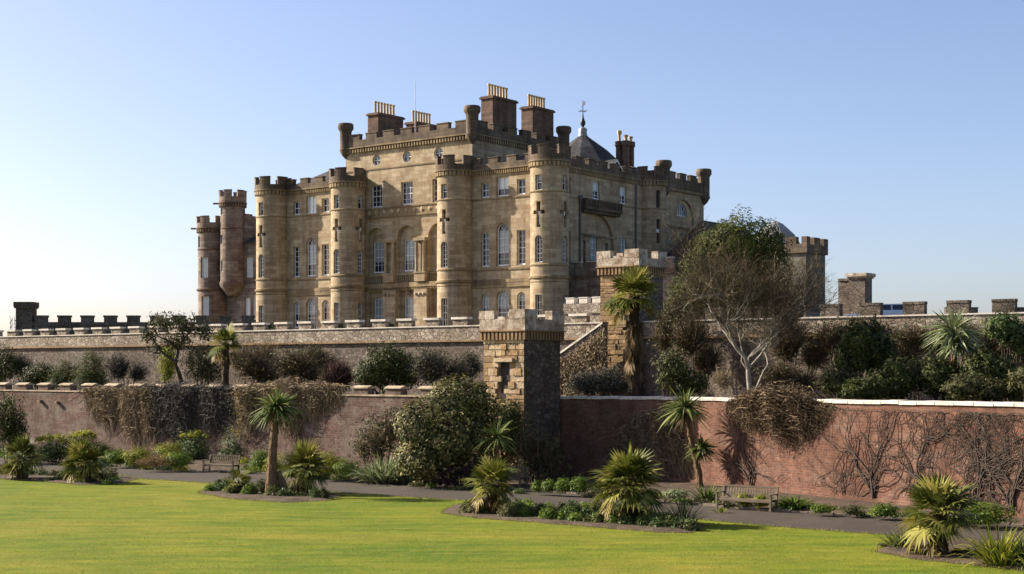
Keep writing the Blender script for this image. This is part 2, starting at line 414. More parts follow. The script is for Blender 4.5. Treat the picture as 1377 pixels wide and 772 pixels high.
def panel(mb, mp, u0, u1, z0, z1, holes=(), dep=0.25, m=0, w=0.0, step=None, mr=None):
    br = [u0, u1]
    for h in holes: br += hbreaks(h)
    if step:
        n = max(1, int(round((u1 - u0) / step))); br += [u0 + (u1 - u0) * i / n for i in range(n + 1)]
    br = sorted(x for x in br if u0 - 1e-6 <= x <= u1 + 1e-6)
    bb = [br[0]]
    for x in br[1:]:
        if x - bb[-1] > 1e-4: bb.append(x)
    for a, b in zip(bb, bb[1:]):
        mid = (a + b) / 2; za, zb_ = z0, z0
        hs = sorted([h for h in holes if h['u0'] < mid < h['u1']], key=lambda h: hbounds(h, mid)[0])
        for h in hs:
            la, ha = hbounds(h, a); lb, hb = hbounds(h, b)
            mb.face([mp(a, w, za), mp(b, w, zb_), mp(b, w, lb), mp(a, w, la)], m, [(a, za), (b, zb_), (b, lb), (a, la)])
            za, zb_ = ha, hb
        mb.face([mp(a, w, za), mp(b, w, zb_), mp(b, w, z1), mp(a, w, z1)], m, [(a, za), (b, zb_), (b, z1), (a, z1)])
    for h in holes:
        o = outline(h)
        for (ua, za), (ub, zb_) in zip(o, o[1:] + o[:1]):
            mb.face([mp(ua, w, za), mp(ua, w - dep, za), mp(ub, w - dep, zb_), mp(ub, w, zb_)], m if mr is None else mr,
                    [(ua, za), (ua + dep, za), (ub + dep, zb_ + .01), (ub, zb_)])
def fill(mb, mp, h, w, m=0, z_lo=None, z_hi=None):
    b = hbreaks(h)
    for a, c in zip(b, b[1:]):
        la, ha = hbounds(h, a); lc, hc = hbounds(h, c)
        if z_lo is not None: la, lc, ha, hc = max(la, z_lo), max(lc, z_lo), max(ha, z_lo), max(hc, z_lo)
        if z_hi is not None: la, lc, ha, hc = min(la, z_hi), min(lc, z_hi), min(ha, z_hi), min(hc, z_hi)
        if ha - la < 1e-4 and hc - lc < 1e-4: continue
        mb.face([mp(a, w, la), mp(c, w, lc), mp(c, w, hc), mp(a, w, ha)], m)
def window(parent, mp, h, dep=0.25, nv=2, nh=4, blind=0.0, bmat=None, frame=0.06, bar=0.028, name='window'):
    """glass (and a drawn blind) set back in its opening, with a white sash frame as sub-part"""
    p = MB(); zs = h['zt'] - (h['zt'] - h['zb']) * blind
    if blind > 0.01: fill(p, mp, h, -dep + 0.01, 1, z_lo=zs)
    if blind < 0.99: fill(p, mp, h, -dep + 0.01, 0, z_hi=zs if blind > 0.01 else None)
    w = p.build(name, [GLASS, bmat or BLIND], parent)
    f = MB(); c = (h['u0'] + h['u1']) / 2; hw = (h['u1'] - h['u0']) / 2; zc = (h['zb'] + h['zt']) / 2
    o = outline(h); k = (hw - frame) / hw; kz = ((h['zt'] - h['zb']) / 2 - frame) / ((h['zt'] - h['zb']) / 2)
    inn = [(c + (u - c) * k, zc + (z - zc) * kz) for u, z in o]
    w0, w1 = -dep + 0.012, -dep + 0.07
    for i in range(len(o)):
        j = (i + 1) % len(o)
        f.face([mp(o[i][0], w1, o[i][1]), mp(o[j][0], w1, o[j][1]), mp(inn[j][0], w1, inn[j][1]), mp(inn[i][0], w1, inn[i][1])])
        f.face([mp(inn[i][0], w1, inn[i][1]), mp(inn[j][0], w1, inn[j][1]), mp(inn[j][0], w0, inn[j][1]), mp(inn[i][0], w0, inn[i][1])])
    for i in range(1, nv):
        u = h['u0'] + (h['u1'] - h['u0']) * i / nv; lo, hi = hbounds(h, u)
        f.mbox(mp, u - bar / 2, u + bar / 2, w0, w1 - 0.012, lo, hi)
    ztop = h['zt'] if h['kind'] == 'rect' else (h['zt'] - hw if h['kind'] == 'arch' else h['zt'])
    if nh:
        for i in range(1, nh + (1 if h['kind'] == 'arch' else 0)):
            z = h['zb'] + (ztop - h['zb']) * i / nh
            th = bar * (1.9 if i == nh // 2 else 1)
            f.mbox(mp, h['u0'] + .02, h['u1'] - .02, w0, w1 - 0.014, z - th / 2, z + th / 2)
    if h['kind'] == 'arch' and hw > .5:
        for a in (-.6, 0, .6):
            f.tube([mp(c, w1 - .02, ztop), mp(c + hw * .95 * math.sin(a), w1 - .02, ztop + hw * .95 * math.cos(a))], bar / 2, 4)
    if h['kind'] == 'round':
        f.mbox(mp, c - bar / 2, c + bar / 2, w0, w1, zc - hw, zc + hw); f.mbox(mp, c - hw, c + hw, w0, w1 - .01, zc - bar / 2, zc + bar / 2)
    if h['kind'] == 'rect' or h['kind'] == 'arch':
        f.mbox(mp, h['u0'] + .005, h['u1'] - .005, w0, w1 + 0.05, h['zb'], h['zb'] + (0.11 if frame > .055 else .05))
    f.build('frame', WHITE, w)
    return w
def crenels(mb, mp, u0, u1, w0, w1, zc, zm, pitch, mer, off=0.0, m=0, cap=None, capm=0, over=0.05, caph=0.10, sub=1):
    u = u0 + off
    while u + 0.2 < u1:
        a, b = max(u, u0), min(u + mer, u1)
        if b - a > 0.15:
            mb.mbox(mp, a, b, w0, w1, zc, zm, m, sub)
            if cap: mb.mbox(mp, a - over, b + over, w0 - over, w1 + over, zm, zm + caph, capm, sub)
        u += pitch

# ------------------------------------------------------------------ foliage helpers
def quads(name, V, rnd, mat, parent=None, mats=None, mi=None):
    """V: (n,4,3) array of leaf quads, rnd: (n,) random tint per leaf"""
    V = np.asarray(V, dtype=np.float32); n = len(V)
    me = bpy.data.meshes.new(name)
    me.vertices.add(n * 4); me.vertices.foreach_set('co', V.reshape(-1))
    me.loops.add(n * 4); me.loops.foreach_set('vertex_index', np.arange(n * 4, dtype=np.int32))
    me.polygons.add(n); me.polygons.foreach_set('loop_start', np.arange(0, n * 4, 4, dtype=np.int32))
    a = me.attributes.new('rnd', 'FLOAT', 'FACE'); a.data.foreach_set('value', np.asarray(rnd, dtype=np.float32))
    for mt in (mats or [mat]): me.materials.append(mt)
    if mi is not None: me.polygons.foreach_set('material_index', np.asarray(mi, dtype=np.int32))
    me.update(calc_edges=True)
    return link(bpy.data.objects.new(name, me), parent)
def unit(a): return a / np.maximum(np.linalg.norm(a, axis=-1, keepdims=True), 1e-9)
def lump(dirs, seed, freq=2.2):
    return np.array([noise.noise(Vector((d[0] * freq + seed, d[1] * freq - seed, d[2] * freq + 2 * seed))) for d in dirs])
def blob_points(rs, n, blobs, shell=0.6, rough=0.3, seed=0.0, freq=2.6):
    """points spread through uneven ellipsoids: (x,y,z,rx,ry,rz)"""
    wts = np.array([(b[3] * b[4] + b[4] * b[5] + b[3] * b[5]) for b in blobs]); wts = wts / wts.sum()
    P = []; N = []
    for bi, (b, w) in enumerate(zip(blobs, wts)):
        k = max(4, int(n * w))
        d = unit(rs.normal(size=(k, 3)))
        r = (shell + (1 - shell) * rs.random(k) ** 0.6) * (1 + rough * 1.6 * lump(d, seed + bi * 3.1, freq)) * (1 + rough * .5 * lump(d, seed + 9 + bi, freq * 3))
        P.append(np.array(b[:3]) + d * r[:, None] * np.array(b[3:])); N.append(d / np.array(b[3:]))
    P = np.concatenate(P); N = unit(np.concatenate(N)); k = P[:, 2] > 0.01
    return P[k], N[k]
def leaf_quads(rs, P, N, size, aspect=0.5, up=0.35, jit=0.8, droop=0.0):
    n = len(P)
    nn = unit(N * 1.0 + np.array([0, 0, up]) + rs.normal(size=(n, 3)) * jit * 0.55)
    t = unit(np.cross(nn, rs.normal(size=(n, 3)))); t[:, 2] -= droop; t = unit(t); b = unit(np.cross(nn, t))
    L = size * (0.6 + 0.8 * rs.random(n))[:, None] * 0.5; W = L * aspect
    return np.stack([P - t * L, P + b * W + nn * L * .1, P + t * L, P - b * W + nn * L * .1], axis=1)
def ribbons(paths, width, rs, taper=True):
    """thin strips along polylines: list of (k,3) arrays -> quads"""
    Q = []; ids = []
    for i, p in enumerate(paths):
        p = np.asarray(p, dtype=float); k = len(p)
        t = unit(np.gradient(p, axis=0)); sd = unit(np.cross(t, rs.normal(size=3)))
        wd = width * (np.linspace(1, 0.25, k) if taper else np.ones(k))
        A = p + sd * wd[:, None] / 2; B = p - sd * wd[:, None] / 2
        Q.append(np.stack([A[:-1], A[1:], B[1:], B[:-1]], axis=1)); ids += [rs.random()] * (k - 1)
    return np.concatenate(Q), np.array(ids)
def blades(rs, bases, dirs, lens, width, droop, segs=4):
    """arching strap leaves"""
    Q = []; ids = []
    for b, d, L, dr in zip(bases, dirs, lens, droop):
        t = np.linspace(0, 1, segs + 1)[:, None]
        p = b + d * L * t; p[:, 2] -= (dr * L * t[:, 0] ** 2.2)
        h = np.array([d[0], d[1], 0]); hn = np.linalg.norm(h)
        sd = unit(np.cross(d, rs.normal(size=3))) if hn < 1e-3 else unit(np.cross(np.array([0, 0, 1.]), h) + rs.normal(size=3) * .35 * hn)
        wd = width * np.array([0.7, 1.0, .9, .6, 0.08] if segs == 4 else list(np.linspace(1, .1, segs + 1)))
        A = p + sd * wd[:, None] / 2; B = p - sd * wd[:, None] / 2
        Q.append(np.stack([A[:-1], A[1:], B[1:], B[:-1]], axis=1)); ids += [rs.random()] * segs
    return np.concatenate(Q), np.array(ids)
def sphere_dirs(rs, n, zmin=-1.0, zmax=1.0):
    z = rs.uniform(zmin, zmax, n); a = rs.uniform(0, 2 * np.pi, n); r = np.sqrt(np.maximum(0, 1 - z * z))
    return np.stack([r * np.cos(a), r * np.sin(a), z], axis=1)
# ------------------------------------------------------------------ the castle
BASE = 6.9
castle = thing('castle', 'large golden stone castle with round corner towers and crenellated parapets on the upper terrace', 'castle',
               (-20.99, 129.21, BASE), RZ)
def finish(root, base):
    for c in root.children: c.location.z -= base

def drum(root, cx, cy, R, z0, z1, holes, seam=(-math.pi, math.pi), mat=None, trim=None, par=None, rings=(), par_h=(0.45, 0.63), nmer=6, phase=0.0, name='tower', ndent=30, mer_frac=.58):
    """round tower: body with openings, ring courses, corbel table and crenellated parapet"""
    mat = mat or STONE; trim = trim or TRIM; par = par or STONE_D
    mp = cyl_map(cx, cy, R); mb = MB()
    panel(mb, mp, seam[0] * R, seam[1] * R, z0, z1, holes, 0.28, 0, 0.0, R * math.radians(7.5))
    mb.lathe([(R, z1 - 0.01), (0.0, z1)], cx, cy, 24)
    t = mb.build(name, mat, root)
    if rings:
        rb = MB()
        for z, h, p in rings:
            rb.lathe([(R - .02, z - h), (R + p, z - h * .6), (R + p, z), (R - .02, z + .04)], cx, cy, 40, smooth=False, cap=False)
        rb.build('string_course', trim, t)
    if par_h:
        cb = MB()
        for i in range(ndent):
            a = 2 * math.pi * i / ndent
            mp2 = cyl_map(cx, cy, R); da = 0.055 / 1.5 * (30 / ndent) * 2
            cb.mbox(mp2, (a - da) * R, (a + da) * R, -0.02, 0.15, z1 - 0.34, z1, 0)
        cb.lathe([(R, z1 - .02), (R + .20, z1 + .02), (R + .20, z1 + .10), (R + .1, z1 + .12)], cx, cy, 40, smooth=False, cap=False)
        cb.build('corbel_table', trim, t)
        pb = MB(); z2 = z1 + .1; R2 = R + 0.14
        pb.lathe([(R2, z2), (R2, z2 + par_h[0])], cx, cy, 40, cap=False)
        pb.lathe([(R2, z2 + par_h[0]), (R2 - .32, z2 + par_h[0]), (R2 - .32, z2 - .1)], cx, cy, 40, smooth=False, cap=False)
        mp3 = cyl_map(cx, cy, R2)
        for i in range(nmer):
            a = 2 * math.pi * (i + phase) / nmer; da = math.pi / nmer * mer_frac
            pb.mbox(mp3, (a - da) * R2, (a + da) * R2, -0.32, 0.003, z2 + par_h[0], z2 + sum(par_h), 0, 4)
            pb.mbox(mp3, (a - da) * R2 - .03, (a + da) * R2 + .03, -0.35, 0.045, z2 + sum(par_h), z2 + sum(par_h) + .07, 0, 4)
        pb.build('parapet', par, t)
    return t, mp

Rt = 1.46
def tower_holes(thetas):
    hs = []
    for th in thetas:
        u = th * Rt
        hs += [hole(u, 0.62, 18.28, 19.42), hole(u, 0.36, 15.5, 17.42), hole(u - .36, 0.34, 16.48, 16.76), hole(u + .36, 0.34, 16.48, 16.76),
               hole(u, 0.68, 12.88, 14.9, 'arch'), hole(u, 0.62, 8.2, 10.45)]
    return hs
def tower_windows(mp, thetas):
    for th in thetas:
        u = th * Rt
        window(castle, mp, hole(u, 0.62, 18.28, 19.42), 0.26, 1, 2, 0.35, frame=.035)
        window(castle, mp, hole(u, 0.68, 12.88, 14.9, 'arch'), 0.26, 2, 5, 0.0, frame=.035)
        window(castle, mp, hole(u, 0.62, 8.2, 10.45), 0.26, 2, 4, 0.0, frame=.035)
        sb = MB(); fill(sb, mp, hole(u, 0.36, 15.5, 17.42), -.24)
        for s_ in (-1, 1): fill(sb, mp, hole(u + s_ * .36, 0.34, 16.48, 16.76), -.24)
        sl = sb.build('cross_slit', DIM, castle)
        cb = MB(); cb.mbox(mp, u - .2, u + .2, -.235, -.16, 16.42, 16.70); cb.mbox(mp, u - .05, u + .05, -.235, -.17, 15.7, 16.4)
        cb.build('slit_frame', WHITE, sl)
RINGS = ((12.74, .16, .07), (11.86, .26, .12), (11.45, .07, .04), (18.22, .12, .06))
TX = (0.0, 9.1, 20.8, 30.0)
for i, tx in enumerate(TX):
    th = {0: (0.0,), 1: (0.0, math.pi / 2), 2: (0.0, -math.pi / 2), 3: (0.0, math.pi / 2)}[i]
    tw, mp = drum(castle, tx, 0.0, Rt, 5.5, 20.42, tower_holes(th), rings=RINGS, phase=0.32)
    tower_windows(mp, th)
# wings either side of the tall central block
def front(v): return lin_map(0, v, 1, 0, 0, -1)
VW = 0.25
for (a0, a1, wins, mir) in ((0.9, 8.2, (2.67, 4.45, 6.15), 0), (21.7, 29.1, (23.57, 25.3, 27.1), 1)):
    mp = front(VW); hs = []
    l, mdl, r = wins
    spec = [(l, .84, 18.3, 19.47, 'rect', 2, 2, 0, None), (mdl, 1.22, 18.3, 19.83, 'rect', 2, 2, .62 if mir else 1.0, BLIND2), (r, .84, 18.3, 19.5, 'rect', 2, 2, 0, None),
            (l, .84, 12.9, 15.58, 'rect', 2, 6, 0, None), (mdl, 1.24, 12.9, 16.22, 'arch', 2, 5, .0, None), (r, .84, 12.9, 15.58, 'rect', 2, 6, 0, None),
            (l, .80, 8.5, 10.78, 'arch', 2, 3, .5, BLIND), (mdl, 1.22, 8.2, 11.0, 'arch', 3, 4, .5, BLIND), (r, .80, 8.5, 10.82, 'arch', 2, 3, .3, BLIND)]
    mb = MB()
    hs = [hole(c, w, zb, zt, k) for c, w, zb, zt, k, *_ in spec]
    panel(mb, mp, a0, a1, 5.5, 20.36, hs, 0.30)
    mb.build('wall', STONE, castle)
    for c, w, zb, zt, k, nv, nh, bl, bm in spec:
        h = hole(c, w, zb, zt, k)
        wd = window(castle, mp, h, 0.28, nv, nh, bl, bm)
        if k == 'arch' and zb > 12:        # main floor: blind drawn below the fanlight
            b = MB(); b.mbox(mp, h['u0'] + .06, h['u1'] - .06, -.272, -.262, 13.9, zt - w / 2 - .05); b.build('blind', BLIND, wd)
    st = MB()
    for z, hgt, p in RINGS: st.mbox(mp, a0, a1, -.05, p, z - hgt, z)
    st.mbox(mp, a0, a1, 0.02, .10, 11.25, 11.60)
    d = a0
    while d < a1:
        st.mbox(mp, d, d + .10, 0.02, .16, 20.06, 20.40); d += .21
    st.mbox(mp, a0, a1, 0.0, .21, 20.40, 20.50)
    st.build('cornice', TRIM, castle)
    pb = MB(); pb.mbox(mp, a0, a1, -.22, .13, 20.50, 20.92)
    cs = (22.72, 24.48, 26.25, 28.0) if mir else (1.95, 3.72, 5.5, 7.25)
    for c in cs:
        pb.mbox(mp, c - .46, c + .46, -.22, .133, 20.92, 21.34); pb.mbox(mp, c - .50, c + .50, -.26, .17, 21.34, 21.42)
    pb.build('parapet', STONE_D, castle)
# tall central block
CF = 0.8
mp = front(CF); mpi = front(CF + 0.35)
up = [hole(c, 1.26, 18.4, 20.28) for c in (11.55, 14.93, 18.32)] + [hole(c, .92, 21.89, 22.81, 'round') for c in (11.57, 14.94, 18.33)]
arc = [hole(c, 2.13, 12.02, 16.70, 'arch') for c in (11.5, 14.9, 18.3)]
low = [hole(c, 1.7, 6.5, 11.35) for c in (11.5, 14.9, 18.3)]
mb = MB()
panel(mb, mp, 8.03, 21.84, 5.5, 23.2, up + arc + low, 0.35)
panel(mb, mpi, 9.5, 20.4, 6.0, 17.0, [hole(c, 1.26, 12.95, 15.58) for c in (11.5, 14.9, 18.3)] + [hole(c, 1.16, 7.9, 10.8) for c in (11.5, 14.9, 18.3)], 0.25)
mb.build('wall', STONE, castle)
for c in (11.55, 14.93, 18.32): window(castle, mp, hole(c, 1.26, 18.4, 20.28), 0.30, 3, 4, .0)
for c in (11.57, 14.94, 18.33): window(castle, mp, hole(c, .92, 21.89, 22.81, 'round'), 0.22, 2, 2, .35, frame=.06)
for c in (11.5, 14.9, 18.3):
    window(castle, mpi, hole(c, 1.26, 12.95, 15.58), 0.22, 3, 4, .66)
    window(castle, mpi, hole(c, 1.16, 7.9, 10.8), 0.22, 3, 4, .6)
tr = MB()
tr.mbox(mp, 8.0, 21.87, -.04, .05, 21.55, 21.66)
tr.mbox(mp, 9.6, 20.3, -.04, .13, 18.24, 18.36); tr.mbox(mp, 9.6, 20.3, .0, .06, 17.62, 18.24); tr.mbox(mp, 9.6, 20.3, -.04, .14, 17.48, 17.62)
tr.mbox(mp, 9.6, 20.3, 0, .22, 11.62, 12.0); tr.mbox(mp, 9.6, 20.3, 0, .12, 11.42, 11.62)
d = 9.6
while d < 20.3: tr.mbox(mp, d, d + .08, .1, .18, 11.45, 11.62); d += .17
tr.build('string_course', TRIM, castle)
for i in range(13):
    db = MB(); u = 9.93 + i * .84
    pts = [(u, 18.22), (u + .27, 17.93), (u, 17.64), (u - .27, 17.93)]
    for (a, b), (c, e) in zip(pts, pts[1:] + pts[:1]):
        db.face([mp(a, .065, b), mp(c, .065, e), mp(u, .15, 17.93)])
    db.build('diamond_boss', STONE, castle)
for c in (13.2, 16.6):                       # paired pilasters on pedestals between the arches
    q = MB()
    for s_ in (-.4, .4):
        q.lathe([(.16, 12.82), (.16, 12.9), (.135, 12.95), (.12, 15.2), (.17, 15.35)], c + s_, CF - .22, 12)
    q.mbox(mp, c - .62, c + .62, 0, .42, 15.35, 15.60); q.mbox(mp, c - .55, c + .55, 0, .36, 12.05, 12.75); q.mbox(mp, c - .62, c + .62, 0, .42, 12.72, 12.82)
    q.build('pilaster', STONE, castle)
    q = MB(); q.mbox(mp, c - .69, c + .69, 0, .26, 6.0, 11.42)
    q.build('pier', STONE, castle)
    q = MB()
    for s_ in (-.42, 0, .42):
        q.lathe([(0.02, 11.16), (.12, 11.1), (.12, 10.98), (0.02, 10.9)], c + s_, CF - .30, 8)
    q.build('rosette', LICHEN, castle)
for c in (11.5, 14.9, 18.3):
    q = MB(); q.mbox(mpi, c - 1.05, c + 1.05, .12, .3, 12.66, 12.76)
    for i in range(9): q.lathe([(.05, 12.05), (.08, 12.25), (.045, 12.45), (.06, 12.66)], c - .88 + i * .22, CF + .13, 6, cap=False)
    q.build('balustrade', STONE, castle)
q = MB(); q.lathe([(.0, 11.42), (.2, 11.35), (.26, 11.2), (.2, 11.05), (0, 10.98)], 14.9, CF + .32, 10); q.build('medallion', LICHEN, castle)
# side and rear walls of the central block, its cornice and parapet all round
sideR = lin_map(21.84, 0, 0, 1, 1, 0); sideL = lin_map(8.03, 0, 0, 1, -1, 0); rear = lin_map(0, 13.3, 1, 0, 0, 1)
mb = MB(); panel(mb, sideR, CF, 13.3, 5.5, 23.2); panel(mb, sideL, CF, 13.3, 5.5, 23.2); panel(mb, rear, 8.03, 21.84, 5.5, 23.2)
mb.build('wall', STONE, castle)
tr = MB(); pb = MB()
for mpx, a, b in ((mp, 8.03, 21.84), (sideR, CF, 13.3), (sideL, CF, 13.3), (rear, 8.03, 21.84)):
    d = a + .05
    while d < b - .1: tr.mbox(mpx, d, d + .15, 0.0, .22, 23.14, 23.50); d += .30
    e = .28 if mpx in (mp, rear) else .276
    tr.mbox(mpx, a - e, b + e, -.02, e, 23.50, 23.60)
    g = .18 if mpx in (mp, rear) else .177
    pb.mbox(mpx, a - g, b + g, -.2, g, 23.60, 24.18)
    crenels(pb, mpx, a + .35, b - .3, -.2, g + .003, 24.18, 24.62, 1.95, 1.22, .18, 0, True, 0, .04, .08)
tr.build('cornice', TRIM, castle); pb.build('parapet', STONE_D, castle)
def bartizan(x, y, z0=22.75, ztop=25.75, R_=.50):
    q = MB(); q.lathe([(.05, z0), (R_ * .6, z0 + .25), (R_ + .06, z0 + .7), (R_, z0 + .8), (R_, ztop - .75), (R_ + .05, ztop - .62), (R_ + .17, ztop - .45), (R_ + .17, ztop - .1), (R_ + .08, ztop)], x, y, 20)
    return q.build('bartizan', STONE_D, castle)
for x, y in ((8.03, CF), (21.84, CF), (21.84, 13.3), (8.03, 13.3)): bartizan(x, y)
rf = MB()
def hip(mb, x0, x1, y0, y1, z, zr, inset=None):
    w, d_ = x1 - x0, y1 - y0; i = inset if inset is not None else min(w, d_) / 2
    if w >= d_: r0, r1 = (x0 + i, (y0 + y1) / 2, zr), (x1 - i, (y0 + y1) / 2, zr)
    else: r0, r1 = ((x0 + x1) / 2, y0 + i, zr), ((x0 + x1) / 2, y1 - i, zr)
    A, B, C_, D_ = (x0, y0, z), (x1, y0, z), (x1, y1, z), (x0, y1, z)
    if w >= d_: F = [[A, B, r1, r0], [B, C_, r1], [C_, D_, r0, r1], [D_, A, r0]]
    else: F = [[A, B, r0], [B, C_, r1, r0], [C_, D_, r1], [D_, A, r0, r1]]
    for f in F: mb.face(f)
hip(rf, 8.3, 21.6, 1.1, 13.0, 23.7, 25.3, 3.5); rf.build('roof', LEAD, castle)
# chimney stacks with their rows of clay pots
def stack(x0, x1, y0, y1, z0, z1, n, along, pot_h=1.05):
    q = MB(); q.box(x0, x1, y0, y1, z0, z1 - .22); q.box(x0 - .12, x1 + .12, y0 - .12, y1 + .12, z1 - .22, z1 - .08); q.box(x0 - .05, x1 + .05, y0 - .05, y1 + .05, z1 - .08, z1)
    st = q.build('chimney', STACK, castle)
    for i in range(n):
        t = (i + .5) / n
        x, y = ((x0 + x1) / 2, y0 + .12 + (y1 - y0 - .55) * t) if along == 'y' else (x0 + .2 + (x1 - x0 - .4) * t, (y0 + y1) / 2)
        p = MB(); p.lathe([(.14, z1), (.115, z1 + .15), (.10, z1 + pot_h - .18), (.145, z1 + pot_h - .14), (.145, z1 + pot_h - .02), (.08, z1 + pot_h)], x, y, 10)
        p.build('chimney_pot', POT, st)
STACK = ashlar('chimney_stone', (0.20, 0.125, 0.085), (0.15, 0.095, 0.065), (0.09, 0.065, 0.05), bw=.5, bh=.25, blotch=(0.10, 0.07, 0.05), bl=.7, grime=.4)
stack(20.15, 21.35, 4.05, 7.25, 22.5, 27.15, 7, 'y'); stack(20.15, 21.35, 9.5, 12.5, 22.5, 27.1, 7, 'y')
stack(8.2, 9.4, 3.35, 6.6, 22.5, 26.95, 7, 'y'); stack(8.2, 9.4, 8.3, 11.4, 22.5, 26.85, 7, 'y')
q = MB(); q.tube([(9.9, 7.6, 24.3), (9.9, 7.6, 30.2)], [.04, .025], 6); q.build('flagpole', plain('pale_pole', (.6, .6, .6)), castle)
# wing roofs behind the parapets
q = MB(); hip(q, 0.2, 8.0, .6, 13, 20.6, 22.6, 3.0); hip(q, 21.9, 29.6, .6, 12.2, 20.6, 22.2, 3.5); hip(q, 8.0, 29.6, 12.5, 24, 20.9, 22.6, 4); q.build('roof', SLATE, castle)
# east front: wall with windows, big shallow relieving arch, balcony and pipes
XE = 29.78
mpe = lin_map(XE, 0, 0, 1, 1, 0)
hs = []
for v in (2.6, 6.58, 10.48): hs += [hole(v, .95, 18.3, 19.7), hole(v, .95, 12.9, 15.52)]
mb = MB()
big = hole(6.9, 4.3, 12.74, 17.12, 'arch')
panel(mb, mpe, .5, 13.6, 5.5, 20.36, [hs[0], hs[1], hs[2], hs[4], hs[5], big], .25)
mpe2 = lin_map(XE - .24, 0, 0, 1, 1, 0)
panel(mb, mpe2, 4.6, 9.2, 12.5, 17.3, [hs[3], hole(5.25, .42, 12.9, 15.0), hole(8.45, .42, 12.9, 15.0)], .25)
mb.build('wall', STONE, castle)
for i, v in enumerate((2.6, 6.58, 10.48)):
    window(castle, mpe, hs[2 * i], .22, 2, 4, .45 if i else .25, BLIND2); window(castle, mpe2 if i == 1 else mpe, hs[2 * i + 1], .22, 2, 5, .75 if i < 2 else .4)
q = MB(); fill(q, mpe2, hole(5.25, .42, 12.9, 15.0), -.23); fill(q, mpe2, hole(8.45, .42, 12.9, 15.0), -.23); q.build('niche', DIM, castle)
st = MB()
for z, hgt, p in RINGS: st.mbox(mpe, .5, 13.6, -.05 if z != 12.74 else .0, p, z - hgt, z)
d = .6
while d < 16.2: st.mbox(mpe, d, d + .10, .02, .16, 20.06, 20.40); d += .21
st.mbox(mpe, .5, 16.4, 0, .21, 20.40, 20.50); st.mbox(mpe, 4.4, 9.4, 0.003, .1, 15.35, 15.5); st.build('cornice', TRIM, castle)
pb = MB(); pb.mbox(mpe, .8, 13.0, -.22, .13, 20.50, 20.92)
for c in (2.3, 4.05, 5.8, 7.55, 9.3, 11.05): pb.mbox(mpe, c - .46, c + .46, -.22, .133, 20.92, 21.34); pb.mbox(mpe, c - .5, c + .5, -.26, .17, 21.34, 21.42)
pb.build('parapet', STONE_D, castle)
q = MB(); q.mbox(mpe, 4.3, 9.5, 0, .62, 17.35, 17.55); q.mbox(mpe, 4.35, 9.45, .5, .6, 18.08, 18.2); q.mbox(mpe, 4.35, 9.45, 0, .42, 17.12, 17.35)
for i in range(24): q.mbox(mpe, 4.4 + i * .215, 4.52 + i * .215, .51, .59, 17.55, 18.08)
for u in (4.35, 9.35): q.mbox(mpe, u, u + .1, 0, .6, 17.55, 18.2)
q.build('balcony', STONE_D, castle)
for v, z0, z1 in ((4.2, 7, 18.0), (12.25, 7, 20.9), (16.55, 7, 20.4)):
    q = MB(); q.tube([(XE + .12, v, z0), (XE + .12, v, z1)], .075, 8); q.lathe([(.1, z1), (.2, z1 + .25), (.2, z1 + .4)], XE + .14, v, 8); q.build('drainpipe', PIPE, castle)
# slim stair tower and the square rear pavilion with its flared bartizans
sh = [hole(.6, .42, 18.2, 19.7), hole(.6, .36, 15.3, 17.3), hole(.6, .36, 12.4, 14.4)]
sh = [dict(h, u0=h['u0'] + .9, u1=h['u1'] + .9) for h in sh]
tw, mps = drum(castle, XE - .1, 14.7, 1.35, 5.5, 20.42, sh, rings=RINGS, phase=.1)
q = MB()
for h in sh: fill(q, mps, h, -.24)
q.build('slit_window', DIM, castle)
q = MB(); q.mbox(mps, 1.33, 1.67, -.23, -.15, 16.2, 16.5); q.build('slit_frame', WHITE, castle)
XP = 29.9
mpp = lin_map(XP, 0, 0, 1, 1, 0); mpf = lin_map(0, 16.2, 1, 0, 0, -1); mpr = lin_map(0, 23.25, 1, 0, 0, 1)
fan = hole(19.85, 1.75, 18.1, 19.15, 'fan'); bigf = hole(19.85, 3.4, 13.0, 19.5, 'arch')
mb = MB(); panel(mb, mpp, 16.2, 23.25, 5.5, 20.2, [bigf], .2); panel(mb, lin_map(XP - .19, 0, 0, 1, 1, 0), 18.0, 21.7, 12.8, 19.6, [fan], .25)
panel(mb, mpf, 20, XP, 5.5, 20.2); panel(mb, mpr, 8, XP, 5.5, 20.2); mb.build('wall', STONE, castle)
window(castle, lin_map(XP - .19, 0, 0, 1, 1, 0), fan, .2, 5, 0, 0, frame=.06)
tr = MB(); pb = MB()
for mpx, a, b in ((mpp, 16.2, 23.25), (mpf, 24, XP), (mpr, 10, XP)):
    e = .2 if mpx is mpp else .197
    tr.mbox(mpx, a, b, 0, e, 20.08, 20.3); tr.mbox(mpx, a, b, .0, .07 - (.2 - e), 17.0, 17.15)
    pb.mbox(mpx, a, b + e, -.2, e - .05, 20.3, 21.2); crenels(pb, mpx, a + .9, b - .6, -.2, e - .047, 21.2, 21.65, 1.75, 1.05, .1, 0, True, 0, .03, .07)
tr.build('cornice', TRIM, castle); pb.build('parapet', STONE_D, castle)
for x, y in ((XP, 16.55), (XP, 23.25)): bartizan(x, y, 19.3, 22.5, .52)
# west and rear closing walls
mb = MB(); panel(mb, lin_map(.25, 0, 0, 1, -1, 0), 0, 24, 5.5, 20.36); panel(mb, lin_map(0, 24, 1, 0, 0, 1), .25, 25, 5.5, 20.36); mb.build('wall', STONE, castle)
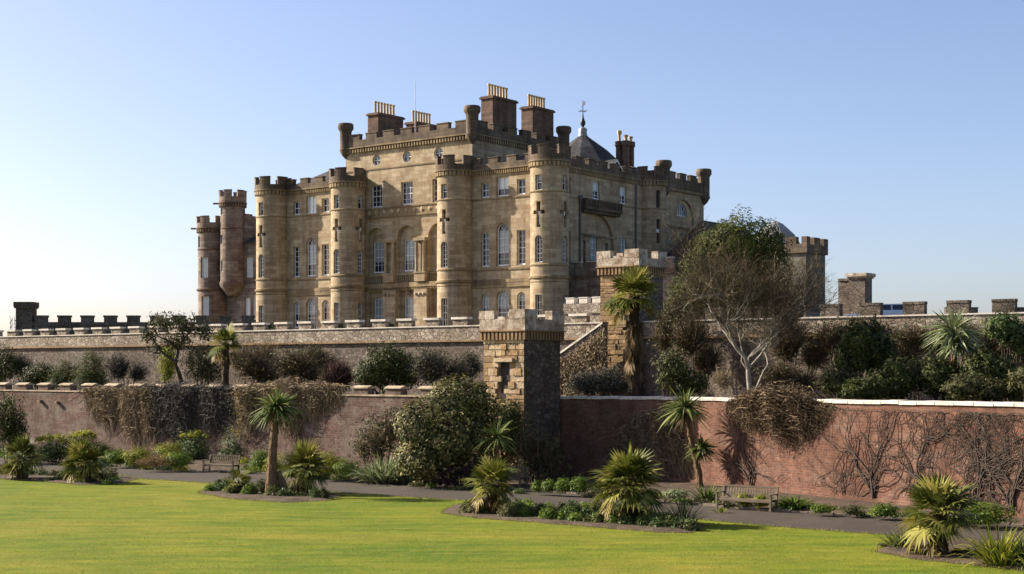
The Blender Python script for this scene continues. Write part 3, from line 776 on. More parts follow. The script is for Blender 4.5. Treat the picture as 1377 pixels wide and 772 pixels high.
# slated cupola over the stair with its lead cap, ball finial and weather vane; octagonal chimney; small pediment
q = MB(); q.lathe([(3.6, 21.0), (3.6, 23.3)], 18.6, 20.9, 16, smooth=False, cap=False); q.build('lantern_drum', STONE_D, castle)
q = MB(); q.lathe([(4.0, 23.2), (3.8, 23.4), (2.2, 24.9), (.35, 26.25)], 18.6, 20.9, 12, smooth=False, cap=False); cu = q.build('cupola_roof', SLATE, castle)
q = MB(); q.lathe([(.5, 26.05), (.42, 26.3), (.36, 26.5), (.40, 26.85), (.2, 27.0)], 18.6, 20.9, 12); q.build('lead_cap', LEAD, cu)
q = MB(); q.lathe([(.10, 26.95), (.11, 27.1), (.22, 27.25), (.27, 27.45), (.16, 27.7), (.09, 27.95), (.045, 28.3), (.03, 29.5)], 18.6, 20.9, 10)
for a in (0, math.pi / 2): q.tube([(18.6 - .5 * math.cos(a), 20.9 - .5 * math.sin(a), 28.5), (18.6 + .5 * math.cos(a), 20.9 + .5 * math.sin(a), 28.5)], .03, 5)
q.tube([(18.2, 21.2, 29.0), (19.0, 20.6, 29.0)], .028, 5)
q.face([(18.65, 20.86, 29.0), (19.05, 20.56, 29.05), (19.0, 20.6, 29.35), (18.7, 20.82, 29.3)]); q.face([(18.67, 20.89, 29.0), (19.07, 20.59, 29.05), (19.02, 20.63, 29.35), (18.72, 20.85, 29.3)])
q.build('weather_vane', IRON, cu)
q = MB()
for x, y in ((21.6, 22.4), (22.3, 22.4), (21.6, 23.2), (22.3, 23.2)): q.lathe([(.42, 21), (.42, 21.8), (.33, 22.0), (.33, 25.1), (.42, 25.2), (.42, 25.6), (.3, 25.65)], x, y, 8, smooth=False)
oc = q.build('chimney', STACK, castle)
for x, y, hh in ((21.6, 22.4, 1.0), (22.3, 22.4, .55), (22.3, 23.2, .5)):
    p = MB(); p.lathe([(.15, 25.6), (.13, 25.6 + hh * .6), (.22, 25.6 + hh * .7), (.22, 25.6 + hh)], x, y, 8); p.build('chimney_pot', POT, oc)
q = MB()
px, py0, py1, pz = 28.2, 10.6, 12.6, 21.3
q.face([(px, py0, pz), (px, py1, pz), (px, (py0 + py1) / 2, pz + .9)]); 
for (y0_, y1_) in ((py0, (py0 + py1) / 2), (py1, (py0 + py1) / 2)):
    q.face([(px + .25, y0_, pz), (px + .25, y1_, pz + .9), (px - 2.5, y1_, pz + .9), (px - 2.5, y0_, pz)])
    q.face([(px + .25, y0_, pz), (px + .25, y1_, pz + .9), (px + .25, y1_, pz + .72), (px + .25, y0_ + (.22 if y0_ < 11 else -.22), pz)], 1)
q.box(px - 2.5, px - .01, py0 + .1, py1 - .1, 20.6, pz, 2); q.build('dormer', [SLATE, WHITE, STONE], castle)
finish(castle, BASE)

# ------------------------------------------------------------------ low red wing beside the east front, with a carved panel
fore = thing('service_wing', 'low reddish block with a framed carved panel beside the castle corner', 'building', (-20.99, 129.21, 6.9), RZ)
FV = 2.2; mpw = lin_map(0, FV, 1, 0, 0, -1)
mb = MB(); panel(mb, mpw, 30.2, 39.5, 5.5, 12.0); panel(mb, lin_map(39.5, 0, 0, 1, 1, 0), FV, 9.5, 5.5, 12.0); mb.box(30.2, 39.5, FV + .01, 9.5, 11.7, 12.0); mb.build('wall', REDSAND, fore)
tr = MB(); tr.mbox(mpw, 30.2, 39.55, -.02, .10, 11.84, 12.02); tr.build('string_course', REDTRIM, fore)
pb = MB(); pb.mbox(mpw, 30.2, 39.55, -.25, .03, 12.02, 12.62)
crenels(pb, mpw, 30.4, 39.5, -.25, .033, 12.62, 13.0, 1.35, .85, .1); pb.build('parapet', REDSAND, fore)
cb = MB(); crenels(cb, mpw, 30.4, 39.5, -.28, .07, 13.0, 13.07, 1.35, .85, .1); cb.build('coping', COPING, fore)
q = MB(); q.mbox(mpw, 32.05, 33.2, 0, .1, 9.95, 11.25); pn = q.build('carved_panel', REDTRIM, fore)
q = MB(); q.mbox(mpw, 32.22, 33.03, .1, .13, 10.12, 11.1)
pts = [(32.38, 10.95), (32.87, 10.95), (32.87, 10.55), (32.63, 10.25), (32.38, 10.55)]
for (a, b), (c, e) in zip(pts, pts[1:] + pts[:1]): q.face([mpw(a, .135, b), mpw(c, .135, e), mpw(32.63, .2, 10.65)])
q.build('shield', REDSAND, pn)
q = MB(); q.lathe([(.1, 11.2), (.45, 11.9), (.5, 12.0), (.5, 12.9), (.3, 13.1)], 30.3, FV - .15, 14); q.build('bartizan', GREYSTONE, fore)
finish(fore, 6.9)

# ------------------------------------------------------------------ dark lean-to slate roof east of the pavilion
lean = thing('slate_outbuilding', 'outbuilding with a steep dark slate roof against the castle pavilion, behind the dense round tree', 'building', (-20.99, 129.21, 6.9), RZ)
q = MB(); q.box(31.2, 36.5, 13.5, 26, 5.5, 13.2); q.build('wall', GREYSTONE, lean)
q = MB(); hip(q, 30.9, 36.8, 13.2, 26.3, 13.15, 17.2, 2.9); q.build('roof', SLATE, lean)
finish(lean, 6.9)

# ------------------------------------------------------------------ red sandstone wing with two round towers, west of the castle
wing = thing('red_wing', 'reddish wing with two slender round towers beyond the left end of the castle', 'building', (-30.5, 146.0, 6.9), RZ)
def wl(px, Y):  # to wing-local
    p = depth(px, Y) - Vector((-30.5, 146.0, 0)); return p.dot(RT), p.dot(BK)
Y0 = 148.0
x, y = wl(285.5, Y0); x2, y2 = wl(313, 146.5)
H1 = [hole(-.5, .5, 17.1, 18.2), hole(.35, .85, 14.0, 16.1), hole(.45, .85, 9.8, 12.2)]
tw, mp1 = drum(wing, x, y, 1.42, 5.5, 18.95, H1, mat=REDSAND, trim=REDTRIM, par=REDSAND, rings=((16.95, .15, .06), (12.95, .25, .15), (18.6, .1, .05)), par_h=(.5, .6), phase=.3)
for i, h in enumerate(H1): window(wing, mp1, h, .24, 2, 3, (.3, .95, .95)[i], BLIND2, frame=.05)
H2 = [hole(-.3, .42, 20.2, 20.9), hole(-.3, .42, 17.3, 18.2), hole(-.3, .42, 14.6, 15.7)]
tw, mp2 = drum(wing, x2, y2, 1.22, 13.4, 21.35, H2, mat=REDSAND, trim=REDTRIM, par=REDSAND, rings=((18.9, .12, .05),), par_h=(.55, .6), phase=.45)
for h in H2: window(wing, mp2, h, .2, 1, 2, 0, frame=.05)
q = MB(); q.lathe([(.5, 12.2), (.9, 12.7), (1.2, 13.1), (1.3, 13.3), (1.3, 13.55)], x2, y2, 24, cap=False); q.build('corbel', REDSAND, wing)
sp = MB()
for (cx_, cy_, z_, r_) in ((x2, y2, 21.4, 1.2), (x, y, 19.05, 1.4)):
    dv = Vector((-1, 0, 0)); lx, ly = dv.dot(RT), dv.dot(BK)
    sp.tube([(cx_ + lx * r_, cy_ + ly * r_, z_), (cx_ + lx * (r_ + .75), cy_ + ly * (r_ + .75), z_)], .09, 6, cap=True)
sp.build('water_spout', REDTRIM, wing)
x3, y3 = wl(300, 146.8); x4, y4 = wl(352, 144)
mbw = MB(); yw = y2 + .35; mpv = lin_map(0, yw, 1, 0, 0, -1)
Hw = [hole(x2 + 2.05, 1.0, 14.0, 16.0), hole(x2 + 1.75, .8, 9.8, 12.0), hole(x2 + 2.95, .95, 9.8, 12.3), hole(x2 + 4.3, .95, 14.0, 16.0)]
panel(mbw, mpv, x2 - 2.2, x2 + 9, 5.5, 17.4, Hw, .25); panel(mbw, lin_map(x2 - 2.2, 0, 0, 1, -1, 0), yw, yw + 9, 5.5, 17.4); mbw.box(x2 + .3, x2 + 1.35, yw + .003, yw + 1.6, 17.0, 20.2); mbw.build('wall', REDSAND, wing)
for h in Hw: window(wing, mpv, h, .22, 2, 4, 1.0, BLIND2)
tr = MB(); tr.mbox(mpv, x2 - 2.2, x2 + 9, -.05, .1, 17.2, 17.45); tr.mbox(mpv, x2 - 2.2, x2 + 9, 0, .08, 13.4, 13.55); tr.mbox(mpv, x2 + .25, x2 + 1.4, -1.0, .05, 20.2, 20.35); tr.build('string_course', REDTRIM, wing)
q = MB(); hip(q, x2 - 2.4, x2 + 9, yw - .2, yw + 8, 17.4, 19.6, 2.0)
q.build('roof', SLATE, wing)
finish(wing, 6.9)

# ------------------------------------------------------------------ grey gate block with a lead roof behind the bare tree
gate = thing('gate_building', 'grey stone block with corner merlons and a pale conical lead roof, behind the bare tree', 'building', depth(1080, 100, 6.9), RZ)
q = MB(); q.box(-4.2, .2, 0, 3, -.05, 5.9); q.build('wall', GREYSTONE, gate)
q = MB(); q.box(-4.35, .35, -.15, 3.15, 5.9, 6.5); q.build('parapet', STONE_D, gate)
for (x0, x1, y0, y1) in ((-1.25, -.45, -.152, .25), (-.05, .353, -.153, .35), (-2.7, -1.9, -.152, .25), (-4.353, -3.7, -.153, .4), (-.05, .352, 1.0, 1.9), (-.05, .353, 2.5, 3.15)):
    q = MB(); q.box(x0, x1, y0, y1, 6.498, 7.0); q.build('merlon', STONE_D, gate)
q = MB(); q.lathe([(1.95, 6.3), (1.8, 6.6), (1.3, 7.4), (.5, 8.15), (0, 8.4)], -2.9, 1.6, 16, smooth=False, cap=False); q.build('roof', LEAD, gate)
# ------------------------------------------------------------------ ground, lawn, path, terraces
def sheet(name, pts, z, mat, kind='structure'):
    mb = MB(); mb.face([(p[0], p[1], z) for p in pts], 0, [(p[0], p[1]) for p in pts])
    o = mb.build(name, mat); o['kind'] = kind; return o
GROUND = mottled('rough_grass', [(0.3, (0.05, 0.07, 0.02)), (0.7, (0.10, 0.12, 0.035))], 0.2, 6)
sheet('ground', [(-4000, -60), (4000, -60), (4000, 6000), (-4000, 6000)], -0.06, GROUND)
m = NT('mown_lawn', 0.95, 0.1)
g = m.geo()
n1 = m.noise(m.scale(g, (0.5, 1.0, 1)), 0.22, 6, 0.6); n2 = m.noise(g, 1.6, 5, 0.7); n3 = m.noise(g, 14.0, 4, 0.8); n4 = m.noise(m.scale(g, (.6, 1, 1)), 0.6, 3, 0.5)
c = m.ramp(n1.outputs[0], [(0.30, (0.085, 0.140, 0.009)), (0.50, (0.150, 0.178, 0.012)), (0.68, (0.215, 0.195, 0.024))])
c = m.mix(m.ramp(n2.outputs[0], [(0.42, (0, 0, 0)), (0.7, (0.55, 0.55, 0.55))]), c, (0.225, 0.20, 0.036))
c = m.mix(m.ramp(n4.outputs[0], [(0.50, (0, 0, 0)), (0.68, (0.45, 0.45, 0.45))]), c, (0.080, 0.142, 0.008))
c = m.mix(1.0, c, m.ramp(n3.outputs[0], [(0.3, (0.72, 0.72, 0.72)), (0.72, (1.22, 1.22, 1.22))]), 'MULTIPLY')
n5 = m.noise(m.scale(g, (.3, 1.3, 1)), 1.3, 5, 0.7); c = m.mix(1.0, c, m.ramp(n5.outputs[0], [(0.34, (0.66, 0.76, 0.72)), (0.64, (1.18, 1.10, 1.1))]), 'MULTIPLY')
m.color(c); m.bump(m.math('ADD', n3.outputs[0], n2.outputs[0]), 0.7, 0.06)
LAWN = m.mat
m = NT('worn_tarmac_path', 0.92, 0.25); g = m.geo()
n1 = m.noise(g, 0.5, 6, 0.7); n2 = m.noise(g, 9.0, 4, 0.8)
c = m.ramp(n1.outputs[0], [(0.3, (0.042, 0.032, 0.023)), (0.7, (0.074, 0.057, 0.040))])
c = m.mix(1.0, c, m.ramp(n2.outputs[0], [(0.3, (0.62, 0.62, 0.62)), (0.62, (1.15, 1.15, 1.15)), (0.74, (1.9, 1.8, 1.7))]), 'MULTIPLY')
m.color(c); m.bump(n2.outputs[0], 0.7, 0.03); PATHM = m.mat

upper_px = [(-260, 606), (44, 622), (140, 626.5), (232, 632), (370, 639), (508, 647), (622, 654), (760, 664), (900, 676), (1040, 688.6), (1206, 697.4), (1377, 708), (1700, 728)]
lower_px = [(1700, 757), (1377, 733), (1195, 720), (1040, 708), (900, 695), (760, 683.5), (620, 673), (450, 662), (286, 650), (140, 641), (0, 634), (-260, 618)]
UP = [ground(*p) for p in upper_px]; LO = [ground(*p) for p in lower_px]
lawn_pts = [(-160, -40), (160, -40)] + [(160, LO[0].y - 20)] + [(p.x, p.y) for p in LO] + [(-160, LO[-1].y + 20)]
sheet('lawn', lawn_pts, 0.0, LAWN)
sheet('path', [(p.x, p.y) for p in UP] + [(p.x, p.y) for p in LO], 0.004, PATHM)
# low stone kerb along the far edge, in irregular lengths
kb = MB(); rr = random.Random(3)
for a, b in zip(UP[1:-1], UP[2:]):
    d = (b - a); L = d.length; d.normalize(); nrm = Vector((-d.y, d.x, 0))
    if nrm.y < 0: nrm = -nrm
    t = 0
    while t < L - .2:
        l = min(rr.uniform(.5, 1.1), L - t); h = rr.uniform(.04, .10)
        p0 = a + d * (t + .02) + nrm * rr.uniform(-.03, .03); p1 = p0 + d * (l - .05)
        q = [p0, p1, p1 + nrm * .16, p0 + nrm * .16]
        kb.face([(p.x, p.y, h) for p in q]); kb.face([(q[0].x, q[0].y, -.02), (q[1].x, q[1].y, -.02), (q[1].x, q[1].y, h), (q[0].x, q[0].y, h)])
        kb.face([(q[1].x, q[1].y, -.02), (q[2].x, q[2].y, -.02), (q[2].x, q[2].y, h), (q[1].x, q[1].y, h)]); t += l
structure(kb.build('kerb', mottled('kerb_stone', [(0.3, (0.10, 0.08, 0.06)), (0.7, (0.25, 0.20, 0.15))], 2, 5)))
# sloping soil border between the path and the walls
bord = MB(); W = []
for px, py in upper_px:
    Y = low_Y(px) + .1; W.append(depth(px, Y))
for i in range(len(UP) - 1):
    rows = []
    N_ = 5
    for k in (i, i + 1):
        a, b = UP[k], W[k]; rows.append([(a.x + (b.x - a.x) * t, a.y + (b.y - a.y) * t, .012 + .25 * t) for t in np.linspace(0.0, 1, N_)])
    bord.grid(rows)
structure(bord.build('border_soil', SOIL))
def island(px_pts, name='bed_soil'):
    P = [ground(*p) for p in px_pts]; c = sum(P, Vector()) / len(P); mb = MB()
    rng = random.Random(len(px_pts)); fine = []
    for a, b in zip(P, P[1:] + P[:1]):
        k = max(2, int((b - a).length / .35))
        for i in range(k):
            p = a.lerp(b, i / k) + Vector((rng.uniform(-.06, .06), rng.uniform(-.06, .06), 0)); fine.append(p)
    ring = [(p.x, p.y, .006) for p in fine]; mid = [(p.x + (c.x - p.x) * .12, p.y + (c.y - p.y) * .12, .07) for p in fine]
    mb.grid([ring, mid], close=True); mb.face(mid)
    structure(mb.build(name, SOIL)); return P
BED1 = island([(-60, 641), (60, 648), (110, 653), (165, 650), (188, 644), (150, 637), (70, 632), (-60, 626)])
BED2 = island([(266, 663), (310, 671), (380, 676), (440, 674), (463, 666), (400, 656), (320, 651), (280, 655)])
BED3 = island([(592, 690), (640, 697), (760, 706), (880, 716), (930, 717), (952, 708), (900, 693), (760, 682), (650, 675), (610, 679)])
BED4 = island([(1176, 742), (1230, 752), (1377, 768), (1460, 772), (1460, 742), (1300, 728), (1210, 724)])
# mid terrace and upper terrace as solid ground
TER = mottled('terrace_soil', [(0.3, (0.05, 0.045, 0.025)), (0.7, (0.11, 0.095, 0.05))], .8, 6)
def solid(name, pts, z0, z1, mat):
    mb = MB(); mb.face([(p[0], p[1], z1) for p in pts])
    for a, b in zip(pts, pts[1:] + pts[:1]): mb.face([(a[0], a[1], z0), (b[0], b[1], z0), (b[0], b[1], z1), (a[0], a[1], z1)])
    return structure(mb.build(name, mat))
def lowp(t): return LOW0 + RT * t
def upp(t): return UP0 + RT * t
lw = [lowp(t) + BK * .3 for t in (-70, 4.5)]
rw = [depth(px, y) + BK * .3 for px, y in RB]
uw = [upp(62) + BK * .15, upp(-70) + BK * .15]
solid('mid_terrace', [(p.x, p.y) for p in lw + rw + uw], -.05, 3.5, TER)
bk = [upp(62) + BK * 90, upp(-70) + BK * 90]
solid('upper_terrace', [(p.x, p.y) for p in [upp(-70) + BK * .2, upp(62) + BK * .2]] + [(p.x, p.y) for p in bk], -.05, 6.9, TER)

# ------------------------------------------------------------------ lower garden wall, left: patched brick with capped merlons
lw_t0, lw_t1 = -44.0, 4.3
wall_l = thing('garden_wall', 'lower garden wall of patched red brick and rubble with capped merlons, left of the niched tower', 'wall', lowp(lw_t0), RZ)
L = lw_t1 - lw_t0; mpw = lin_map(0, 0, 1, 0, 0, -1)
q = MB(); q.mbox(mpw, 0, L, -.45, 0, -.05, 3.60); q.build('brick_body', BRICKRUB, wall_l)
q = MB(); q.mbox(mpw, 0, L, -.48, .05, 3.60, 3.67); q.build('coping', MERCAP, wall_l)
t = -3.54 - 2.06 * 19 - lw_t0
while t < L - .3:
    if t > 0:
        q = MB(); q.mbox(mpw, t + .04, t + .96, -.45, .003, 3.67, 3.95)
        q.mbox(mpw, t - .02, t + 1.02, -.52, .07, 3.95, 4.0, 1)
        q.face([mpw(t - .02, .07, 4.0), mpw(t + 1.02, .07, 4.0), mpw(t + 1.02, -.22, 4.09), mpw(t - .02, -.22, 4.09)], 1)
        q.face([mpw(t + 1.02, -.52, 4.0), mpw(t - .02, -.52, 4.0), mpw(t - .02, -.22, 4.09), mpw(t + 1.02, -.22, 4.09)], 1)
        for u in (t - .02, t + 1.02): q.face([mpw(u, .07, 4.0), mpw(u, -.22, 4.09), mpw(u, -.52, 4.0)], 1)
        q.build('merlon', [BRICKRUB, MERCAP], wall_l)
    t += 2.06
for tt, zz in ((-27.9, 2.95), (-26.3, 2.9)):
    q = MB(); u = tt - lw_t0; q.mbox(mpw, u - .09, u + .09, .0, .2, zz, zz + .16); q.build('projecting_stone', OCHRE[2], wall_l)
# ------------------------------------------------------------------ lower garden wall, right: red brick under a pale flat coping
wall_r = thing('garden_wall', 'curving red brick garden wall with a pale flat coping, right of the niched tower', 'wall', depth(*RB[0]))
o0 = depth(*RB[0]); fine = []
for (a, ya), (b, yb) in zip(RB, RB[1:]):
    pa, pb_ = depth(a, ya), depth(b, yb)
    for i in range(6): fine.append(pa.lerp(pb_, i / 6))
fine.append(depth(*RB[-1]))
for _ in range(12): fine = [fine[0]] + [(fine[i - 1] + fine[i] * 2 + fine[i + 1]) / 4 for i in range(1, len(fine) - 1)] + [fine[-1]]
arc_s = [0.0]
for a, b in zip(fine, fine[1:]): arc_s.append(arc_s[-1] + (b - a).length)
def rw_map(s, w, z):
    s = min(max(s, 0.0), arc_s[-1] - 1e-4)
    i = max(k for k in range(len(arc_s) - 1) if arc_s[k] <= s); f_ = (s - arc_s[i]) / (arc_s[i + 1] - arc_s[i])
    p = fine[i].lerp(fine[i + 1], f_); j0, j1 = max(i - 1, 0), min(i + 2, len(fine) - 1)
    d = (fine[j1] - fine[j0]).normalized(); n = Vector((d.y, -d.x, 0))
    if n.y > 0: n = -n
    p = p + n * w
    return (p.x, p.y, z)
rw_loc = lambda s, w, z: tuple(Vector(rw_map(s, w, z)) - Vector((o0.x, o0.y, 0)))
RL = arc_s[-1]
def rw_s(px):   # distance along the curved wall under a picture column
    best = min(range(len(fine)), key=lambda i: abs(CX + F_PX * fine[i].x / fine[i].y - px)); return arc_s[best]
def rtop(s): return 3.66 + .11 * min(1, s / 22)
q = MB(); n = 44
for i in range(n):
    a, b = RL * i / n, RL * (i + 1) / n
    za, zb_ = rtop(a) - .11, rtop(b) - .11
    for w, zlo in ((0, -.05), (.10, -.05)):
        zt = (za, zb_) if w == 0 else (.34, .34)
        q.face([rw_loc(a, w, zlo), rw_loc(b, w, zlo), rw_loc(b, w, zt[1]), rw_loc(a, w, zt[0])], 0, [(a, zlo), (b, zlo), (b, zt[1]), (a, zt[0])])
    q.face([rw_loc(a, .10, .34), rw_loc(b, .10, .34), rw_loc(b, 0, .37), rw_loc(a, 0, .37)], 0, [(a, .34), (b, .34), (b, .44), (a, .44)])
    q.face([rw_loc(b, -.45, -.05), rw_loc(a, -.45, -.05), rw_loc(a, -.45, za), rw_loc(b, -.45, zb_)], 0, [(b, 0), (a, 0), (a, za), (b, zb_)])
q.build('brick_body', BRICK, wall_r)
q = MB(); rr = random.Random(8)
for i in range(n):
    a, b = RL * i / n, RL * (i + 1) / n; ta, tb = rtop(a), rtop(b)
    jt = rr.uniform(-.012, .012); ta += jt; tb += jt; b -= .025
    for (w0_, z0_), (w1_, z1_) in (((.07, -.11), (.075, -.02)), ((.075, -.02), (.03, 0)), ((.03, 0), (-.5, .02)), ((-.5, .02), (-.5, -.11)), ((0, -.11), (.07, -.11))):
        q.face([rw_loc(a, w0_, ta + z0_), rw_loc(b, w0_, tb + z0_), rw_loc(b, w1_, tb + z1_), rw_loc(a, w1_, ta + z1_)])
q.build('coping', COPING, wall_r)
q = MB(); rr = random.Random(12)          # putlog holes as thin plates on the brick, their inner shade put into the colour
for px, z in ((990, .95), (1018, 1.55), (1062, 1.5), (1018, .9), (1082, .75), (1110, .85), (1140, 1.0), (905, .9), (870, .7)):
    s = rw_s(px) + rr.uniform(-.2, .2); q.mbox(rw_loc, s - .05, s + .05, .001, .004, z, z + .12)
q.build('putlog_hole_shade', DIM, wall_r)

# ------------------------------------------------------------------ the two square garden towers
def square_tower(name, label, corner, wl_, wr_, z0, zpar, zcr, ztop, eroded, over=.28):
    """corner: front right corner at ground; front face runs left along the wall bearing"""
    root = thing(name, label, 'tower', (corner.x, corner.y, z0), RZ)
    h = zpar - z0; rr = random.Random(int(corner.x * 10) + 5)
    core = MB(); core.box(-wl_ + .08, -.04, .10, wr_ - .02, -.05, h); core.build('core', OCHRE[2], root)
    # front face laid stone by stone, worn back most in the lower half
    fr = MB(); z = -.05
    nz0, nz1, nx = (h * .44, h * .80, -wl_ * .5) if eroded else (h * .50, h * .70, -wl_ * .28)
    while z < h:
        rh = min(rr.uniform(.10, .34) if z > h * .45 or not eroded else rr.uniform(.07, .20), h - z); x = -wl_
        while x < -.02:
            bw_ = min(rr.uniform(.18, .7), -x)
            if -x - bw_ < .12: bw_ = -x
            worn = eroded and (.40 < z / h < .82)
            pr = rr.uniform(-.02, .05) + (rr.choice((0, -.08, -.02, .03)) if worn else 0)
            edge = x < -wl_ + .1 or x + bw_ > -.1
            if edge: pr = rr.uniform(0, .025)
            xm = x + bw_ / 2
            if not (nz0 < z < nz1 - .05 and abs(xm - nx) < (.24 if eroded else .2)):
                mi = rr.choice((0, 0, 1, 1, 2)) if eroded else rr.choice((0, 2, 2, 2))
                g_ = .012
                q_ = [(x + g_, z + g_ + rr.uniform(-.01, .01)), (x + bw_ - g_, z + g_ + rr.uniform(-.01, .01)), (x + bw_ - g_, z + rh - g_), (x + g_, z + rh - g_)]
                dz = [rr.uniform(-.012, .012) for _ in range(4)]
                fr.face([(a, -pr - e, b) for (a, b), e in zip(q_, dz)], mi)
                for k in range(4):
                    (a, b), (c, d_) = q_[k], q_[(k + 1) % 4]
                    fr.face([(a, -pr - dz[k], b), (a, .12, b), (c, .12, d_), (c, -pr - dz[(k + 1) % 4], d_)], mi)
            x += bw_
        z += rh
    fr.build('front_stonework', OCHRE, root)
    sd = MB(); panel(sd, lin_map(0, 0, 0, 1, 1, 0), 0, wr_, -.05, h, [], .2); panel(sd, lin_map(-wl_, 0, 0, 1, -1, 0), 0, wr_, -.05, h); panel(sd, lin_map(0, wr_, 1, 0, 0, 1), -wl_, 0, -.05, h)
    sd.build('side_wall', RUB_T, root)
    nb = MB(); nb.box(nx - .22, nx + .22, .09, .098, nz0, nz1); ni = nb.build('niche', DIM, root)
    if eroded:
        lb = MB(); lb.box(nx - .45, nx + .55, -.16, .1, nz1, nz1 + .16); lb.box(nx - .5, nx - .22, -.10, .1, nz1 - .22, nz1); lb.build('lintel', OCHRE[1], root)
    # corbels, parapet and merlons
    cb = MB(); x = -wl_ - over * .6
    while x < over * .6: cb.box(x, x + .10, -over * .75, .05, h - .36, h); x += .21
    y = -.1
    while y < wr_ + over * .5: cb.box(-.05, over * .75, y, y + .10, h - .36, h); y += .21
    cb.box(-wl_ - over, over, -over, wr_ + over, h, h + .06); cb.build('corbel_table', OCHRE[2], root)
    pb = MB(); a, b = h + .06, zcr - z0; o_ = over - .04; th = .38
    def rough_box(x0, x1, y0, y1, z0_, z1_): pb.box(x0, x1, y0, y1, z0_, z1_)
    rough_box(-wl_ - o_, o_, -o_, -o_ + th, a, b); rough_box(o_ - th, o_ - .002, -o_ + th, wr_ + o_, a, b - .003); rough_box(-wl_ - o_ + .002, -wl_ - o_ + th, -o_ + th, wr_ + o_, a, b - .003); rough_box(-wl_ - o_ + th, o_ - th, wr_ + o_ - th, wr_ + o_ - .002, a, b - .005)
    pb.build('parapet', LICHEN, root)
    W_, D_ = wl_ + 2 * o_, wr_ + 2 * o_; zt = ztop - z0
    for (x0, x1, y0, y1, dz) in ((-wl_ - o_ - .01, -wl_ - o_ + W_ * .33, -o_ - .01, -o_ + th, -.02), (o_ - W_ * .34, o_ + .01, -o_ - .012, -o_ + D_ * .30, .02),
                             (o_ - th, o_ + .008, wr_ + o_ - D_ * .32, wr_ + o_ + .01, 0), (-wl_ - o_ - .008, -wl_ - o_ + th, wr_ + o_ - D_ * .3, wr_ + o_ + .012, .02), (-wl_ * .62, -wl_ * .45, -o_ + .03, -o_ + th, -.28)):
        mb = MB(); mb.box(x0, x1, y0, y1, b - .01, zt + dz); mo = mb.build('merlon', LICHEN, root)
    for c in root.children:
        if c.name.split('.')[0] in ('merlon', 'parapet', 'corbel_table'):
            bv = c.modifiers.new('bevel', 'BEVEL'); bv.width = .03; bv.segments = 1
    return root
RUB_T = rubble('tower_side_rubble', [(0.13, 0.105, 0.08), (0.22, 0.17, 0.125), (0.10, 0.08, 0.065), (0.18, 0.135, 0.10)], (0.09, 0.075, 0.06), sx=3.0, sy=5.2)
def corner_at(px, P, out):
    t, Y = on_line(px, P - BK * out); return (P - BK * out) + RT * t
c1 = corner_at(705, LOW0, .9)
square_tower('garden_tower', 'square ochre tower with a worn arrow niche, where the two lower garden walls meet', c1, 2.18, 2.6, 0.0, 6.45, 6.98, 7.36, True, .17)
c2 = corner_at(858, UP0, .5)
square_tower('garden_tower', 'square battlemented tower rising behind the tall shaggy palm', c2, 2.2, 2.3, 3.5, 9.85, 10.3, 10.68, False, .17)

# ------------------------------------------------------------------ upper terrace wall, running left to right behind both towers
ut0, ut1 = -46.0, 46.0
wall_u = thing('terrace_wall', 'long grey rubble terrace wall with white capped merlons below the castle', 'wall', upp(ut0) + Vector((0, 0, 3.4)), RZ)
q = MB(); z0_ = -3.4
L = ut1 - ut0
q.mbox(mpw, 0, L, -.5, 0, -.05 + z0_ + 3.4, 6.33 + z0_); q.build('rubble_body', RUBBLE, wall_u)
q = MB(); q.mbox(mpw, 0, L, -.5, .14, 6.33 + z0_, 6.43 + z0_); q.build('string_course', OCHRE[2], wall_u)
q = MB(); q.mbox(mpw, 0, L, -.5, .06, 6.43 + z0_, 7.14 + z0_); q.build('parapet', RUBBLE2, wall_u)
q = MB(); q.mbox(mpw, 0, L, -.55, .12, 7.14 + z0_, 7.20 + z0_); q.build('coping', COPING, wall_u)
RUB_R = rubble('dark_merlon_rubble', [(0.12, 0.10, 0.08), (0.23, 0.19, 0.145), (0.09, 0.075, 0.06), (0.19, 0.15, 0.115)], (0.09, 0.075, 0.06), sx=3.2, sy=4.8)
t = 1.67 - 1.945 * 25 - ut0
tower2_t = on_line(835, UP0)[0] - ut0
rr = random.Random(2)
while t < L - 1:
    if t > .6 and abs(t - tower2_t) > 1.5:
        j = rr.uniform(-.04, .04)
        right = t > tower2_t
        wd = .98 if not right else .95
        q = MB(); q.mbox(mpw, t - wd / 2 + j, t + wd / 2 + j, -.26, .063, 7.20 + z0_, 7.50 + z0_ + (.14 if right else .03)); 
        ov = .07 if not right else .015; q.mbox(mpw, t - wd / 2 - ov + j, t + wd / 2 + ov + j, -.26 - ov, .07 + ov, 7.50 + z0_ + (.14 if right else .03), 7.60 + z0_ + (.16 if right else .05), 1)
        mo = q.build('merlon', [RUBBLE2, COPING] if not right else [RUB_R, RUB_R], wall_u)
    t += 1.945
# sloping stair wall with a white coping under the second tower
s0, Ys0 = on_line(738, UP0 - BK * 1.6); s1, Ys1 = on_line(811, UP0 - BK * 1.6)
stair = thing('stair_wall', 'ramped stair wall with a sloping white coping, rising to the tower behind the tall palm', 'wall', (UP0 - BK * 1.6) + RT * s0 + Vector((0, 0, 3.45)), RZ)
mps_ = lin_map(0, 0, 1, 0, 0, -1); LL = s1 - s0
def zs(px, py): return zat(py, on_line(px, UP0 - BK * 1.6)[1]) - 3.45
za, zb_ = zs(738, 487), zs(811, 435)
q = MB()
q.face([mps_(0, 0, -.05), mps_(LL, 0, -.05), mps_(LL, 0, zb_), mps_(0, 0, za)]); q.face([mps_(LL, -.4, -.05), mps_(0, -.4, -.05), mps_(0, -.4, za), mps_(LL, -.4, zb_)])
q.face([mps_(LL, 0, -.05), mps_(LL, -.4, -.05), mps_(LL, -.4, zb_), mps_(LL, 0, zb_)]); q.build('rubble_body', RUBBLE, stair)
q = MB()
